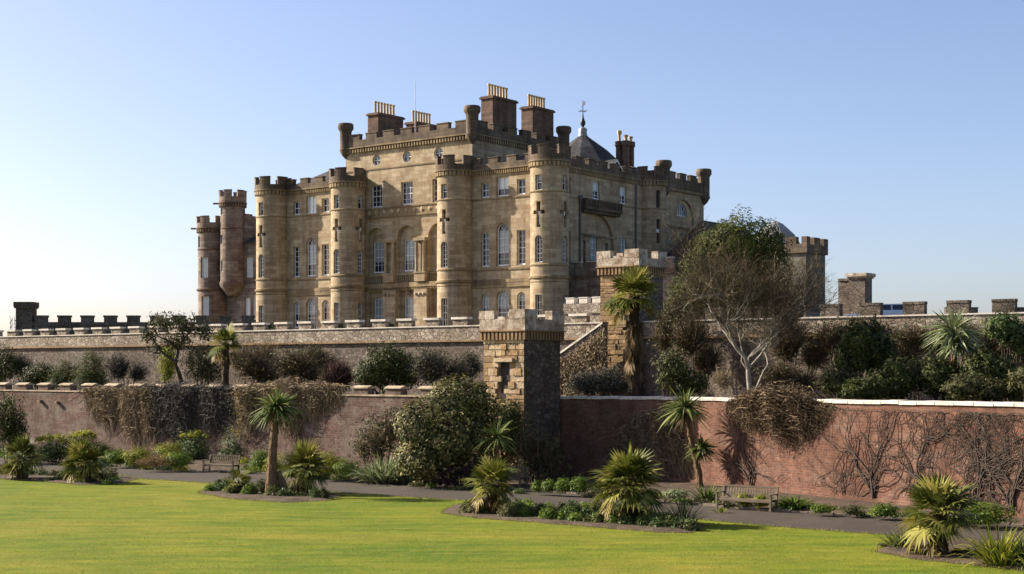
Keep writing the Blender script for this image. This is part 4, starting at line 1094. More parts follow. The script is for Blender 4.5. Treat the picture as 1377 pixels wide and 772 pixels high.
for w0_, w1_, d0, d1 in ((.07, .07, -.02, .09), (.07, -.47, .09, .09), (-.47, -.47, .09, -.02)):
    q.face([mps_(0, w0_, za + d0), mps_(LL, w0_, zb_ + d0), mps_(LL, w1_, zb_ + d1), mps_(0, w1_, za + d1)])
q.build('coping', WHITECOP, stair) if 'WHITECOP' in globals() else q.build('coping', COPING, stair)
# low battlemented wall on the terrace in front of the reddish block
p = depth(758, 93)
bast = thing('bastion_wall', 'short low wall with white capped battlements, below the reddish block with the carved panel', 'wall', (p.x, p.y, 6.9), RZ)
q = MB(); q.mbox(mpw, 0, 3.6, -.5, 0, -.05, 1.45); q.mbox(mpw, 0, 3.6, -.4, .08, 1.45, 1.55); q.mbox(mpw, 0, 3.6, -.4, .03, 1.55, 2.1); q.build('rubble_body', RUBBLE2, bast)
for i in range(4):
    q = MB(); u = .2 + i; q.mbox(mpw, u, min(u + .62, 3.6), -.4, .033, 2.1, 2.42); q.mbox(mpw, u - .03, min(u + .65, 3.62), -.43, .06, 2.42, 2.48); q.build('merlon', COPING, bast)
# dark rampart and its pier far left, facing away from the sun
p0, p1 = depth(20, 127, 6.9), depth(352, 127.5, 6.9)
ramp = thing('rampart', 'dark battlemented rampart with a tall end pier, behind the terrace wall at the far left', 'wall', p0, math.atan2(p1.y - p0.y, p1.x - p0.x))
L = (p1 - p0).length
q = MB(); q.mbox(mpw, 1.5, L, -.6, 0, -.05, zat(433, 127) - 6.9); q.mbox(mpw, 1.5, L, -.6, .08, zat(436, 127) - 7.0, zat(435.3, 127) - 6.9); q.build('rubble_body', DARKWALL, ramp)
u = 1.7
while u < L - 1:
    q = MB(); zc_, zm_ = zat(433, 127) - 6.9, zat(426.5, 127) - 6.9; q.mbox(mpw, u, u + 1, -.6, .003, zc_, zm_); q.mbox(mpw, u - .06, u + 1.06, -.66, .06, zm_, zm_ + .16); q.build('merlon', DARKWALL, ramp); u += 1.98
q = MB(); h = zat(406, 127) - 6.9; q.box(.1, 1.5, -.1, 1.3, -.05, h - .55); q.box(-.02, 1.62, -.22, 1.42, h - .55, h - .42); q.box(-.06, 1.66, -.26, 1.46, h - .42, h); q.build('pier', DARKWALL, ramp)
# stone gate pier with a flat cap and its short wall, right
p = depth(1157, 86, 6.9)
pier = thing('gate_pier', 'tall square stone gate pier with a flat projecting cap, right of the bare tree', 'pier', p, RZ)
h = zat(368, 86) - 6.9
q = MB(); q.box(-.5, .5, -.5, .5, -.05, h - .3); q.build('shaft', RUBBLE, pier)
q = MB(); q.box(-.58, .58, -.58, .58, h - .3, h - .2); q.box(-.66, .66, -.66, .66, h - .2, h); q.build('cap', LICHEN, pier)
q = MB(); q.box(-1.3, -.5, -.2, .2, -.05, h - .4); q.box(-1.3, -.5, -.27, .27, h - .4, h - .26); q.build('side_wall', RUBBLE, pier)
p0, p1 = depth(1196, 88, 6.9), depth(1430, 88, 6.9)
cw = thing('courtyard_wall', 'distant dark battlemented wall seen over the terrace wall at the far right, behind the car', 'wall', p0, 0)
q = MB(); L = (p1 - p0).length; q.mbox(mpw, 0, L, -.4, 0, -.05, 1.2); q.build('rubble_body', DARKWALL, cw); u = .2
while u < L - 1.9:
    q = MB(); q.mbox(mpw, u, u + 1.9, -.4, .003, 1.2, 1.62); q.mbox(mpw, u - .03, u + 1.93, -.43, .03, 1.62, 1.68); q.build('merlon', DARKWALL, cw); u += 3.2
# thin pale mast beyond the rampart
p = depth(18, 160, 6.9)
mast = thing('mast', 'small pale lattice mast far off at the left edge, beyond the rampart pier', 'mast', p)
q = MB(); hm = zat(428, 160) - 6.9
for x, y in ((-.35, -.35), (.35, -.35), (.35, .35), (-.35, .35)): q.tube([(x, y, 0), (x * .6, y * .6, hm)], .06, 5)
for i in range(5):
    z = hm * (i + .5) / 5
    q.tube([(-.3, -.3, z), (.3, -.3, z + .6)], .035, 4); q.tube([(.3, -.3, z), (.3, .3, z + .6)], .035, 4); q.tube([(-.3, .3, z), (-.3, -.3, z + .6)], .035, 4)
q.build('lattice', plain('pale_steel', (.55, .56, .58)), mast)
# ------------------------------------------------------------------ plants
LM = leafmat
RHODO = LM('rhododendron_leaf', [(0, (0.020, 0.027, 0.008)), (0.5, (0.048, 0.058, 0.014)), (0.85, (0.082, 0.09, 0.022)), (1, (0.15, 0.15, 0.044))], .10, .6, .15)
VARIEG = LM('yellow_edged_leaf', [(0, (0.025, 0.035, 0.010)), (0.4, (0.052, 0.06, 0.014)), (0.64, (0.15, 0.14, 0.04)), (1, (0.44, 0.37, 0.16))], .15, .6, .15)
CONIF = LM('conifer_spray', [(0, (0.028, 0.036, 0.010)), (0.6, (0.075, 0.085, 0.022)), (1, (0.13, 0.135, 0.04))], .2, .7)
OLIVE = LM('olive_leaf', [(0, (0.030, 0.032, 0.012)), (0.6, (0.075, 0.075, 0.028)), (1, (0.13, 0.12, 0.05))], .2, .6)
EVERG = LM('evergreen_leaf', [(0, (0.026, 0.038, 0.009)), (0.6, (0.075, 0.088, 0.018)), (1, (0.165, 0.155, 0.038))], .2, .6)
BRIGHT = LM('bright_green_leaf', [(0, (0.05, 0.085, 0.012)), (0.6, (0.11, 0.165, 0.022)), (1, (0.22, 0.27, 0.045))], .3, .5)
YELLOWG = LM('yellow_green_leaf', [(0, (0.07, 0.095, 0.012)), (0.5, (0.18, 0.20, 0.02)), (1, (0.40, 0.37, 0.045))], .3, .5)
EUPH = LM('blue_green_leaf', [(0, (0.035, 0.058, 0.018)), (0.6, (0.085, 0.12, 0.038)), (1, (0.17, 0.20, 0.07))], .25, .5)
STRAP = LM('pale_strap_leaf', [(0, (0.09, 0.12, 0.045)), (0.6, (0.23, 0.26, 0.12)), (1, (0.45, 0.46, 0.28))], .25, .6, .2)
CORDL = LM('cordyline_leaf', [(0, (0.035, 0.058, 0.012)), (0.6, (0.105, 0.14, 0.03)), (1, (0.27, 0.28, 0.09))], .25, .6, .2)
FAN = LM('fan_palm_leaf', [(0, (0.04, 0.052, 0.009)), (0.55, (0.125, 0.135, 0.02)), (1, (0.32, 0.28, 0.065))], .25, .6, .2)
FANY = LM('yellowing_frond', [(0, (0.09, 0.07, 0.014)), (0.5, (0.19, 0.145, 0.032)), (1, (0.32, 0.235, 0.075))], .3, .5)
DEADF = LM('dead_frond', [(0, (0.05, 0.033, 0.018)), (0.6, (0.13, 0.088, 0.045)), (1, (0.25, 0.18, 0.10))], .2, .8)
TW_BROWN = LM('brown_twig', [(0, (0.045, 0.030, 0.018)), (0.6, (0.11, 0.075, 0.044)), (1, (0.20, 0.145, 0.085))], .05, .9)
TW_TAN = LM('tan_dry_stem', [(0, (0.11, 0.078, 0.045)), (0.6, (0.22, 0.165, 0.098)), (1, (0.36, 0.28, 0.18))], .1, .9)
TW_GREY = LM('grey_brown_twig', [(0, (0.035, 0.030, 0.026)), (0.6, (0.08, 0.07, 0.06)), (1, (0.16, 0.145, 0.12))], .05, .9)
TW_RED = LM('reddish_twig', [(0, (0.035, 0.018, 0.016)), (0.6, (0.085, 0.048, 0.042)), (1, (0.15, 0.09, 0.075))], .05, .9)
TW_PALE = LM('pale_branchlet', [(0, (0.06, 0.045, 0.028)), (0.6, (0.13, 0.10, 0.065)), (1, (0.28, 0.235, 0.165))], .0, .9)
RS = np.random.RandomState(11)

def pb(loc, Y, lst, dep=.85):
    out = []
    for b in lst:
        px, py, rx, rz = b[:4]; dy = b[4] if len(b) > 4 else 0; s = Y / F_PX
        p = depth(px, Y + dy)
        out.append((p.x - loc[0], Y + dy - loc[1], zat(py, Y) - loc[2], rx * s, rx * s * dep, rz * s))
    return out
def stems(root, blobs, mat, n=5, r=.035, seed=1):
    rr = random.Random(seed); q = MB()
    for b in blobs:
        for k in range(n):
            e = Vector((b[0] + rr.uniform(-.5, .5) * b[3], b[1] + rr.uniform(-.5, .5) * b[4], b[2] + rr.uniform(-.2, .55) * b[5]))
            s = Vector((rr.uniform(-.25, .25) + b[0] * .4, rr.uniform(-.2, .2) + b[1] * .4, 0))
            mid = s.lerp(e, .5) + Vector((rr.uniform(-.15, .15), rr.uniform(-.15, .15), .05))
            q.tube([s, mid, e], [r, r * .7, r * .3], 5)
    q.build('stem', mat, root)
def shrub(name, label, loc, blobs, n, size, mat, aspect=.5, shell=.5, rough=.42, group=None, cat='shrub', stem=BARK_D, seed=1.0, up=.2, jit=.62, droop=0., rs=None, freq=2.6):
    root = thing(name, label, cat, loc, 0, group); rs = np.random.RandomState(int(seed * 13) + 3)
    size *= .66; n = int(n * 1.9)
    P, N = blob_points(rs, n, blobs, shell, rough, seed, freq)
    ns = max(6, n // 260); ii = rs.randint(0, len(P), ns); sh = []; shn = []
    for i in ii:
        d_ = unit(N[i] * .8 + np.array([0, 0, .7]) + rs.normal(size=3) * .35); L_ = rs.uniform(.12, .42) * (blobs[0][5] ** .5)
        for t in np.linspace(.1, 1, 11): sh.append(P[i] + d_ * L_ * t + rs.normal(size=3) * size * .35); shn.append(unit(d_ + rs.normal(size=3)))
    P = np.concatenate([P, np.array(sh)]); N = np.concatenate([N, np.array(shn)])
    V = leaf_quads(rs, P, N, size, aspect, up, jit, droop)
    quads('foliage', V, np.clip(rs.beta(2, 2, len(V)) + .25 * lump(unit(P) * 3 + P * .4, seed, 1.5), 0, 1), mat, root)
    if stem: stems(root, blobs, stem, seed=int(seed * 7) + 1)
    return root
def twig_paths(rs, n, blobs, curl=.25, k=5, inner=.25):
    P, N = blob_points(rs, n, blobs, .35, .35, 2.0); paths = []
    which = rs.randint(0, len(blobs), len(P))
    for p in P:
        bi = min(range(len(blobs)), key=lambda i: ((p[0] - blobs[i][0]) / blobs[i][3]) ** 2 + ((p[1] - blobs[i][1]) / blobs[i][4]) ** 2 + ((p[2] - blobs[i][2]) / blobs[i][5]) ** 2)
        b = blobs[bi]; c = np.array(b[:3]); base = c + (p - c) * inner + np.array([0, 0, -b[5] * .35]) + rs.normal(size=3) * .1
        base[2] = max(base[2], 0.02)
        t = np.linspace(0, 1, k)[:, None]; m_ = rs.normal(size=3) * curl * np.linalg.norm(p - base)
        paths.append(base * (1 - t) + p * t + m_ * (t * (1 - t)) * 2)
    return paths
def twig_shrub(name, label, loc, blobs, n, width, mat, leaf=None, nleaf=0, lsize=.08, group=None, cat='shrub', seed=1, curl=.35, stem=BARK_D, inner=.25):
    root = thing(name, label, cat, loc, 0, group); rs = np.random.RandomState(seed + 50)
    V, ids = ribbons(twig_paths(rs, n, blobs, curl, inner=inner), width, rs)
    quads('twigs', V, ids, mat, root)
    if nleaf:
        P, N = blob_points(rs, nleaf, blobs, .5, .4, seed * 1.7)
        quads('foliage', leaf_quads(rs, P, N, lsize, .5, .3, 1.0), rs.random(len(P)), leaf, root)
    if stem: stems(root, blobs, stem, 4, .03, seed)
    return root
def mid_loc(px, frac): 
    a, b = low_Y(px), up_Y(px); Y = a + (b - a) * frac; return depth(px, Y, 3.5), Y

# --- mid terrace, left to right
l, Y = mid_loc(8, .75); shrub('wall_shrub', 'dark tangled shrub against the terrace wall at the left edge', l, pb(l, Y, [(4, 492, 22, 24)]), 1500, .22, RHODO, seed=1.1)
l, Y = mid_loc(56, .35); shrub('round_shrub', 'small round dark green shrub left of the twin conifers', l, pb(l, Y, [(56, 503, 23, 15), (42, 510, 14, 9)]), 1600, .20, RHODO, seed=1.2)
l, Y = mid_loc(92, .35); shrub('conifer', 'lower of two dense mid green conifers on the middle terrace', l, pb(l, Y, [(90, 503, 20, 19), (80, 512, 16, 10)]), 3000, .17, CONIF, .35, group='twin conifers', cat='conifer', seed=1.3, up=.8)
l, Y = mid_loc(124, .35); shrub('conifer', 'taller of two dense mid green conifers on the middle terrace', l, pb(l, Y, [(124, 495, 21, 27), (122, 510, 26, 14)]), 4200, .17, CONIF, .35, group='twin conifers', cat='conifer', seed=1.4, up=.8)
l, Y = mid_loc(243, .55)
tr_ = thing('twisted_tree', 'small tree with a twisted bare trunk and thin olive crown, left of the fan palm', 'tree', l)
q = MB(); s = Y / F_PX
def lp(px, py, dy=0): p = depth(px, Y + dy); return (p.x - l.x, dy, zat(py, Y) - l.z)
for pts, r0 in (([(246, 522), (240, 500), (236, 490), (240, 470), (247, 452)], .16), ([(238, 488), (226, 480), (214, 470), (206, 455), (192, 445)], .09), ([(240, 470), (230, 460), (212, 452), (205, 440)], .07),
                ([(244, 460), (256, 445), (262, 430), (258, 420)], .07), ([(247, 452), (240, 436), (228, 425)], .06), ([(256, 445), (272, 440), (280, 428)], .05)):
    q.tube([lp(a, b, .3 * math.sin(a)) for a, b in pts], [r0 * (1 - .6 * i / (len(pts) - 1)) for i in range(len(pts))], 6)
q.build('trunk', BARK_D, tr_)
rs = np.random.RandomState(4); bl_ = pb(l, Y, [(225, 432, 28, 15), (200, 450, 16, 13), (255, 437, 22, 17), (238, 458, 26, 14), (276, 448, 16, 14), (212, 470, 14, 12)])
P, N = blob_points(rs, 2600, bl_, .3, .4, 4.4); quads('crown', leaf_quads(rs, P, N, .17, .45), rs.random(len(P)), OLIVE, tr_)
V, ids = ribbons(twig_paths(rs, 260, bl_, .3), .03, rs); quads('twigs', V, ids, TW_BROWN, tr_)
l, Y = mid_loc(224, .7); shrub('pale_shrub', 'narrow pale green leafy shrub against the terrace wall behind the twisted tree', l, pb(l, Y, [(226, 488, 12, 26)]), 1500, .16, YELLOWG, seed=1.6)
l, Y = mid_loc(272, .6); shrub('olive_shrub', 'dark olive shrub between the twisted tree and the fan palm', l, pb(l, Y, [(268, 486, 24, 26), (284, 500, 18, 18)]), 3200, .15, OLIVE, seed=1.7)
for i, (px, py, rx, rz, lab, mt) in enumerate(((345, 492, 30, 24, 'brown twiggy shrub just right of the terrace fan palm', TW_BROWN), (398, 488, 36, 26, 'wide brown twiggy shrub left of the reddish bush', TW_BROWN))):
    l, Y = mid_loc(px, .55); twig_shrub('twiggy_shrub', lab, l, pb(l, Y, [(px, py, rx, rz), (px + 12, py + 12, rx * .8, rz * .6)]), 1500, .035, mt, OLIVE, 1500, .13, seed=20 + i)
for i, (px, fr, bl_, n, lab, mt) in enumerate(((165, .7, [(160, 492, 22, 24), (185, 500, 18, 18)], 1500, 'grey brown tangle on the terrace wall right of the twin conifers', TW_GREY), (330, .85, [(325, 480, 28, 22), (355, 475, 24, 20)], 1700, 'tan tangle high on the terrace wall right of the terrace fan palm', TW_TAN),
        (428, .8, [(425, 480, 26, 22), (445, 490, 18, 16)], 1500, 'brown tangle on the terrace wall above the reddish bush', TW_BROWN), (640, .8, [(632, 490, 20, 20)], 900, 'thin grey tangle on the terrace wall beside the niched tower', TW_GREY), (30, .85, [(28, 490, 20, 20)], 900, 'grey tangle on the terrace wall at far left', TW_GREY))):
    l, Y = mid_loc(px, fr); twig_shrub('twiggy_thicket', lab, l, pb(l, Y, bl_, .6), n, .028, mt, OLIVE, 700, .1, seed=160 + i)
l, Y = mid_loc(455, .45); twig_shrub('red_stemmed_bush', 'dense reddish brown bush left of the dark rhododendron', l, pb(l, Y, [(455, 505, 25, 24)]), 2600, .035, TW_RED, seed=24)
l, Y = mid_loc(512, .45); shrub('rhododendron', 'large dark green rhododendron on the middle terrace above the capped wall', l, pb(l, Y, [(520, 488, 30, 27), (500, 505, 26, 20), (545, 500, 22, 24)]), 5200, .22, RHODO, .4, seed=1.9)
l, Y = mid_loc(585, .5); twig_shrub('twiggy_shrub', 'grey brown twiggy shrub between the rhododendron and the niched tower', l, pb(l, Y, [(580, 492, 34, 26), (612, 500, 26, 18)]), 2200, .03, TW_GREY, OLIVE, 1800, .11, seed=27)
l, Y = mid_loc(525, .12)
sp_ = thing('strap_leaf_clump', 'pale spiky clump showing behind the merlons of the lower wall', 'plant', l)
d_ = sphere_dirs(RS, 60, .3, 1); V, ids = blades(RS, np.zeros((60, 3)) + RS.normal(size=(60, 3)) * .12 * np.array([1, 1, 0]), d_, RS.uniform(.6, 1.0, 60), .07, RS.uniform(.2, .6, 60)); quads('leaves', V, ids, STRAP, sp_)
for px, w in ((360, 8), (455, 9), (524, 7), (215, 10)):
    l = depth(px, up_Y(px) + 2.5, 6.9); Y = l.y; shrub('terrace_shrub', {360: 'tiny dark shrub peeping over the terrace wall below the leftmost castle tower', 455: 'tiny dark shrub peeping over the terrace wall below the second castle tower', 524: 'tiny dark shrub peeping over the terrace wall below the central castle block', 215: 'low dark shrub peeping over the terrace wall left of the red wing'}[px], l, pb(l, Y, [(px, 440, w, 7)]), 400, .14, RHODO, seed=px * .01, stem=None)

# --- palms
def fan_frond(rs, base, d, Lp, Lf, nseg=19, spread=2.0, droop=.35):
    """petiole and fan of narrow segments; returns quads"""
    d = d / np.linalg.norm(d); tip = base + d * Lp + np.array([0, 0, -droop * .35 * Lp])
    ax = tip - (base + d * Lp * .6); ax = ax / np.linalg.norm(ax)
    side = np.cross(ax, [0, 0, 1.]); side = side / max(np.linalg.norm(side), 1e-6) if np.linalg.norm(side) > 1e-3 else np.array([1., 0, 0])
    side = unit(side + rs.normal(size=3) * .25); nrm = np.cross(side, ax); Q = []
    for a in np.linspace(-spread, spread, nseg):
        a += rs.normal() * .04
        v = ax * math.cos(a) + side * math.sin(a); v = v / np.linalg.norm(v)
        L = Lf * (1 - .25 * abs(a) / spread) * rs.uniform(.9, 1.08)
        w = np.cross(nrm, v) * L * .062
        m_ = tip + v * L * .5 + nrm * L * .05; e = tip + v * L - np.array([0, 0, droop * L * rs.uniform(.25, .7)])
        Q.append([tip, m_ + w, e, m_ - w])
    pw = side * .022
    mid = base + d * Lp * .5
    Q.append([base - pw, base + pw, mid + pw, mid - pw]); Q.append([mid - pw, mid + pw, tip + pw * .7, tip - pw * .7])
    return Q
def fan_palm(label, loc, h, crown_r, n=30, yellow=6, dead=4, trunk_r=.17, seed=1, lean=(0, 0), trunkmat=PALMTRUNK, low=-.55, shag=0, dscale=1.0, group='fan palms in the garden'):
    rs = np.random.RandomState(seed); root = thing('fan_palm', label, 'palm', loc, 0, group)
    q = MB(); pts = [(lean[0] * t * t, lean[1] * t * t, h * t) for t in np.linspace(0, 1, 7)]
    q.tube(pts, [trunk_r * (1.15 + .12 * math.sin(i * 2.1)) for i in range(7)], 10)
    rr = random.Random(seed)
    for i in range(int(60 * h)):                       # old leaf bases round the trunk
        t = rr.random(); a = rr.uniform(0, 6.28); p = Vector((lean[0] * t * t, lean[1] * t * t, h * t)); o = Vector((math.cos(a), math.sin(a), 0)); tg = Vector((-o.y, o.x, 0))
        b0 = p + o * trunk_r * 1.0; w = .045
        q.face([b0 - tg * w, b0 + tg * w, b0 + o * .07 + tg * w * .5 + Vector((0, 0, .14)), b0 + o * .07 - tg * w * .5 + Vector((0, 0, .14))])
    q.build('trunk', trunkmat, root)
    top = np.array([lean[0], lean[1], h]); g1, g2, g3 = [], [], []; i1, i2, i3 = [], [], []
    for i in range(n):
        a = i * 2.399 + rs.normal() * .2; el = 1.35 - 1.62 * ((i + .5) / n) ** .95 + rs.normal() * .14
        d = np.array([math.cos(a) * math.cos(el), math.sin(a) * math.cos(el), math.sin(el)])
        Q = fan_frond(rs, top + np.array([0, 0, -.15 * i / n]), d, crown_r * rs.uniform(.34, .56), crown_r * rs.uniform(.50, .66), droop=.08 + .34 * i / n)
        r_ = rs.random()
        g1 += Q; i1 += list(np.clip(r_ + rs.normal(size=len(Q)) * .12, 0, 1))
    for i in range(yellow):
        a = rs.uniform(2.2, 4.4) if i % 3 else rs.uniform(0, 6.28); el = rs.uniform(low, -.1)
        d = np.array([math.cos(a) * math.cos(el), math.sin(a) * math.cos(el), math.sin(el)])
        Q = fan_frond(rs, top + np.array([0, 0, -.18]), d, crown_r * rs.uniform(.4, .62), crown_r * rs.uniform(.35, .55), spread=rs.uniform(.7, 1.6), droop=.75); Q = [q for q in Q if rs.random() < .72]; g2 += Q; i2 += list(np.clip(rs.random() + rs.normal(size=len(Q)) * .15, 0, 1))
    for i in range(dead):
        a = rs.uniform(0, 6.28); el = rs.uniform(-1.5, -1.15)
        d = np.array([math.cos(a) * math.cos(el), math.sin(a) * math.cos(el), math.sin(el)])
        Q = fan_frond(rs, top + np.array([0, 0, -.2 - shag * rs.random()]), d, crown_r * .22 * dscale, crown_r * .42 * dscale, spread=.8, droop=.5); g3 += Q; i3 += [rs.random()] * len(Q)
    quads('fronds', g1, i1, FAN, root)
    if g2: quads('yellow_fronds', g2, i2, FANY, root)
    if g3: quads('dead_fronds', g3, i3, DEADF, root)
    return root
def bedpalm(label, px, basey, crowny, rpx, seed, **kw):
    kw['yellow'] = int(kw.get('yellow', 6) * .6); kw['n'] = int(kw.get('n', 30) * 1.25); kw['dead'] = kw.get('dead', 4) * 2
    p = ground(px, basey); h = zat(crowny + 3, p.y); r = rpx * 1.08 * p.y / F_PX
    return fan_palm(label, (p.x, p.y, 0.0), h, r, seed=seed, **kw)
bedpalm('low fan palm at the left end of the far left bed', 30, 645, 613, 31, 31, n=26, yellow=8, dead=6, trunk_r=.2)
bedpalm('bushy yellow tipped fan palm at the right end of the far left bed', 113, 649, 620, 33, 32, n=30, yellow=16, dead=9, trunk_r=.25, low=-.2)
bedpalm('small yellow stunted fan palm left of the tall cordyline', 322, 664, 647, 24, 33, n=10, yellow=16, dead=3, trunk_r=.15, low=.5)
bedpalm('fan palm with a short brown trunk just right of the tall cordyline', 411, 664, 625, 36, 34, n=26, yellow=8, dead=3, trunk_r=.15)
bedpalm('fan palm with straw coloured skirt at the left end of the long bed', 661, 692, 648, 40, 35, n=26, yellow=12, dead=8, trunk_r=.16, low=-.8)
bedpalm('big spreading fan palm with a drooping golden frond in the middle of the long bed', 846, 704, 648, 54, 36, n=32, yellow=9, dead=3, trunk_r=.2, low=-.8)
bedpalm('large fan palm with ragged lower fronds in the bed at the right edge', 1262, 748, 688, 58, 37, n=30, yellow=12, dead=7, trunk_r=.21, low=-.9)
l, Y = mid_loc(303, .4); fan_palm('fan palm on the middle terrace beside the hanging grey creeper', l, zat(462, Y) - 3.5, 29 * Y / F_PX, 26, 5, 16, .17, 38, shag=.7)
l, Y = mid_loc(853, .16); fan_palm('tall fan palm with a thick shaggy trunk in front of the square battlemented tower', l, zat(398, Y) - 3.5, 44 * Y / F_PX, 36, 6, 60, .20, 39, shag=2.6, dscale=1.25, trunkmat=PALMTRUNK)

# --- cordylines
def cordyline(label, loc, trunks, heads, blade_n=90, width=.055, seed=1, name='cordyline', mat=CORDL, skirt=True):
    """trunks: list of (points, radii); heads: list of (point, length)"""
    rs = np.random.RandomState(seed); root = thing(name, label, 'cordyline', loc, 0, 'cordylines in the garden')
    q = MB()
    rr = random.Random(seed)
    for pts, r in trunks:
        q.tube(pts, [v * rr.uniform(.93, 1.08) for v in r], 9); pv = [Vector(a) for a in pts]
        for a, b, ra, rb in zip(pv, pv[1:], r, r[1:]):      # flaking bark and old leaf scars
            for i in range(int((b - a).length * 45)):
                t = rr.random(); an = rr.uniform(0, 6.28); o = Vector((math.cos(an), math.sin(an), 0)); tg = Vector((-o.y, o.x, 0)); b0 = a.lerp(b, t) + o * (ra + (rb - ra) * t) * .97; w = rr.uniform(.015, .035); hh = rr.uniform(.08, .25)
                q.face([b0 - tg * w, b0 + tg * w, b0 + o * rr.uniform(.02, .06) + tg * w * .4 - Vector((0, 0, hh)), b0 + o * .03 - tg * w * .4 - Vector((0, 0, hh))])
    q.build('trunk', CORDTRUNK, root)
    for hp, L in heads:
        n = blade_n; n = int(n * 1.7); d = sphere_dirs(rs, n, -.5, 1.0); V, ids = blades(rs, np.array(hp) + d * .08, d, L * rs.uniform(.85, 1.3, n), width * 1.25, rs.uniform(.05, .55, n)); quads('leaf_head', V, ids, mat, root)
        if skirt:
            n = 26; d = sphere_dirs(rs, n, -1, -.6); V, ids = blades(rs, np.array(hp) + np.array([0, 0, -.1]) + d * .1, d, L * rs.uniform(.6, 1.0, n), width * .9, rs.uniform(.0, .2, n)); quads('dead_skirt', V, ids, DEADF, root)
    return root
p = ground(366, 667); s = p.y / F_PX
def lz(py, Y): return zat(py, Y)
cordyline('tall cordyline with a single green head over a thick ridged trunk, in the second bed', (p.x, p.y, 0),
          [([(-.05, 0, 0), (-.03, 0, .7), (.02, 0, 1.8), (.12, 0, lz(566, p.y))], [.26, .21, .17, .12]), ([(.42, .1, 0), (.36, .1, .5), (.22, .05, .9)], [.17, .16, .10])], [((.14, 0, lz(548, p.y)), 31 * s)], 120, .065, 41)
p = ground(667, 655, .1); s = p.y / F_PX
cordyline('small cordyline with a thin bare trunk in front of the yellow edged shrubs', p, [([(0, 0, -.1), (0, 0, .6), (.05, 0, zat(590, p.y) - .1)], [.07, .06, .05])], [((.05, 0, zat(588, p.y) - .1), 31 * s)], 60, .05, 42, skirt=False)
p = depth(942, right_Y(942) - 1.4, .1); Y = p.y; s = Y / F_PX
def q_(px, py, dy=0): a = depth(px, Y); return (a.x - p.x, dy, zat(py, Y) - .1)
cordyline('leaning cordyline with two leaf heads against the sunny brick wall', p, [([q_(942, 662), q_(940, 635), q_(931, 600), q_(924, 562)], [.13, .12, .11, .10]), ([q_(937, 625), q_(941, 608)], [.08, .07])],
          [(q_(921, 549), 33 * s), (q_(943, 603), 19 * s)], 100, .06, 43)
p, Y = mid_loc(1283, .45); s = Y / F_PX
cordyline('tall pale green cordyline against the terrace wall at upper right', p, [([(0, 0, 0), (0, 0, zat(452, Y) - 3.5)], [.12, .09])], [((0, 0, zat(446, Y) - 3.5), 38 * s), ((.1, -.1, zat(462, Y) - 3.5), 30 * s)], 110, .075, 44, mat=STRAP, skirt=False)

# --- clumps of strap leaves and spiky tufts
def strap_clump(name, label, loc, r, h, n, width, mat, seed, cat='plant', group=None, spread=.5, droop=(.2, .7)):
    rs = np.random.RandomState(seed); root = thing(name, label, cat, loc, 0, group)
    b = rs.normal(size=(n, 3)) * np.array([r * spread, r * spread * .7, 0]) * .6; d = unit(np.stack([b[:, 0] / r * 1.6 + rs.normal(size=n) * .3, b[:, 1] / r * 1.6 + rs.normal(size=n) * .3, rs.uniform(.7, 1.2, n)], axis=1))
    V, ids = blades(rs, b, d, h * rs.uniform(.7, 1.25, n), width, rs.uniform(droop[0], droop[1], n)); quads('leaves', V, ids, mat, root); return root
for px, py, r_, h_, n, w, mt, sd, nm, lab, dr in (
    (515, 650, .85, 1.35, 280, .10, STRAP, 61, 'strap_leaf_clump', 'pale strap leaved clump at the left foot of the big yellow edged shrub', (.15, .5)),
    (550, 650, .9, 1.45, 300, .10, STRAP, 62, 'strap_leaf_clump', 'broad pale strap leaved clump right beside its twin under the yellow edged shrub', (.15, .5)),
    (950, 676, .35, .75, 150, .04, CORDL, 63, 'spiky_tuft', 'round spiky green tuft beside the left end of the nearest bench', (.05, .35)),
    (1066, 686, .5, .8, 240, .06, BRIGHT, 64, 'strap_leaf_clump', 'bright green arching clump at the right end of the nearest bench', (.3, .75)),
    (1212, 738, .35, .7, 130, .03, CORDL, 65, 'spiky_tuft', 'small spiky tuft at the left end of the bed at the right edge', (.05, .4)),
    (1345, 762, .55, 1.25, 260, .04, YELLOWG, 66, 'grass_clump', 'tall yellow green grassy clump right of the large ragged fan palm', (.15, .6)),
    (1384, 764, .5, 1.0, 200, .045, CORDL, 67, 'grass_clump', 'dark green grassy clump cut by the right edge of the photo', (.15, .6)),
    (918, 706, .3, .85, 120, .03, CORDL, 68, 'spiky_tuft', 'upright spiky tuft near the right end of the long bed', (.0, .25)),
    (970, 690, .2, .3, 40, .03, YELLOWG, 69, 'grass_tuft', 'tiny yellow green tuft under the front of the nearest bench', (.2, .6))):
    p = ground(px, py); strap_clump(nm, lab, (p.x, p.y, .02), r_, h_, n, w, mt, sd, droop=dr)

RUSSET = LM('russet_leaf', [(0, (0.06, 0.03, 0.014)), (0.6, (0.14, 0.08, 0.03)), (1, (0.24, 0.15, 0.05))], .2, .7)
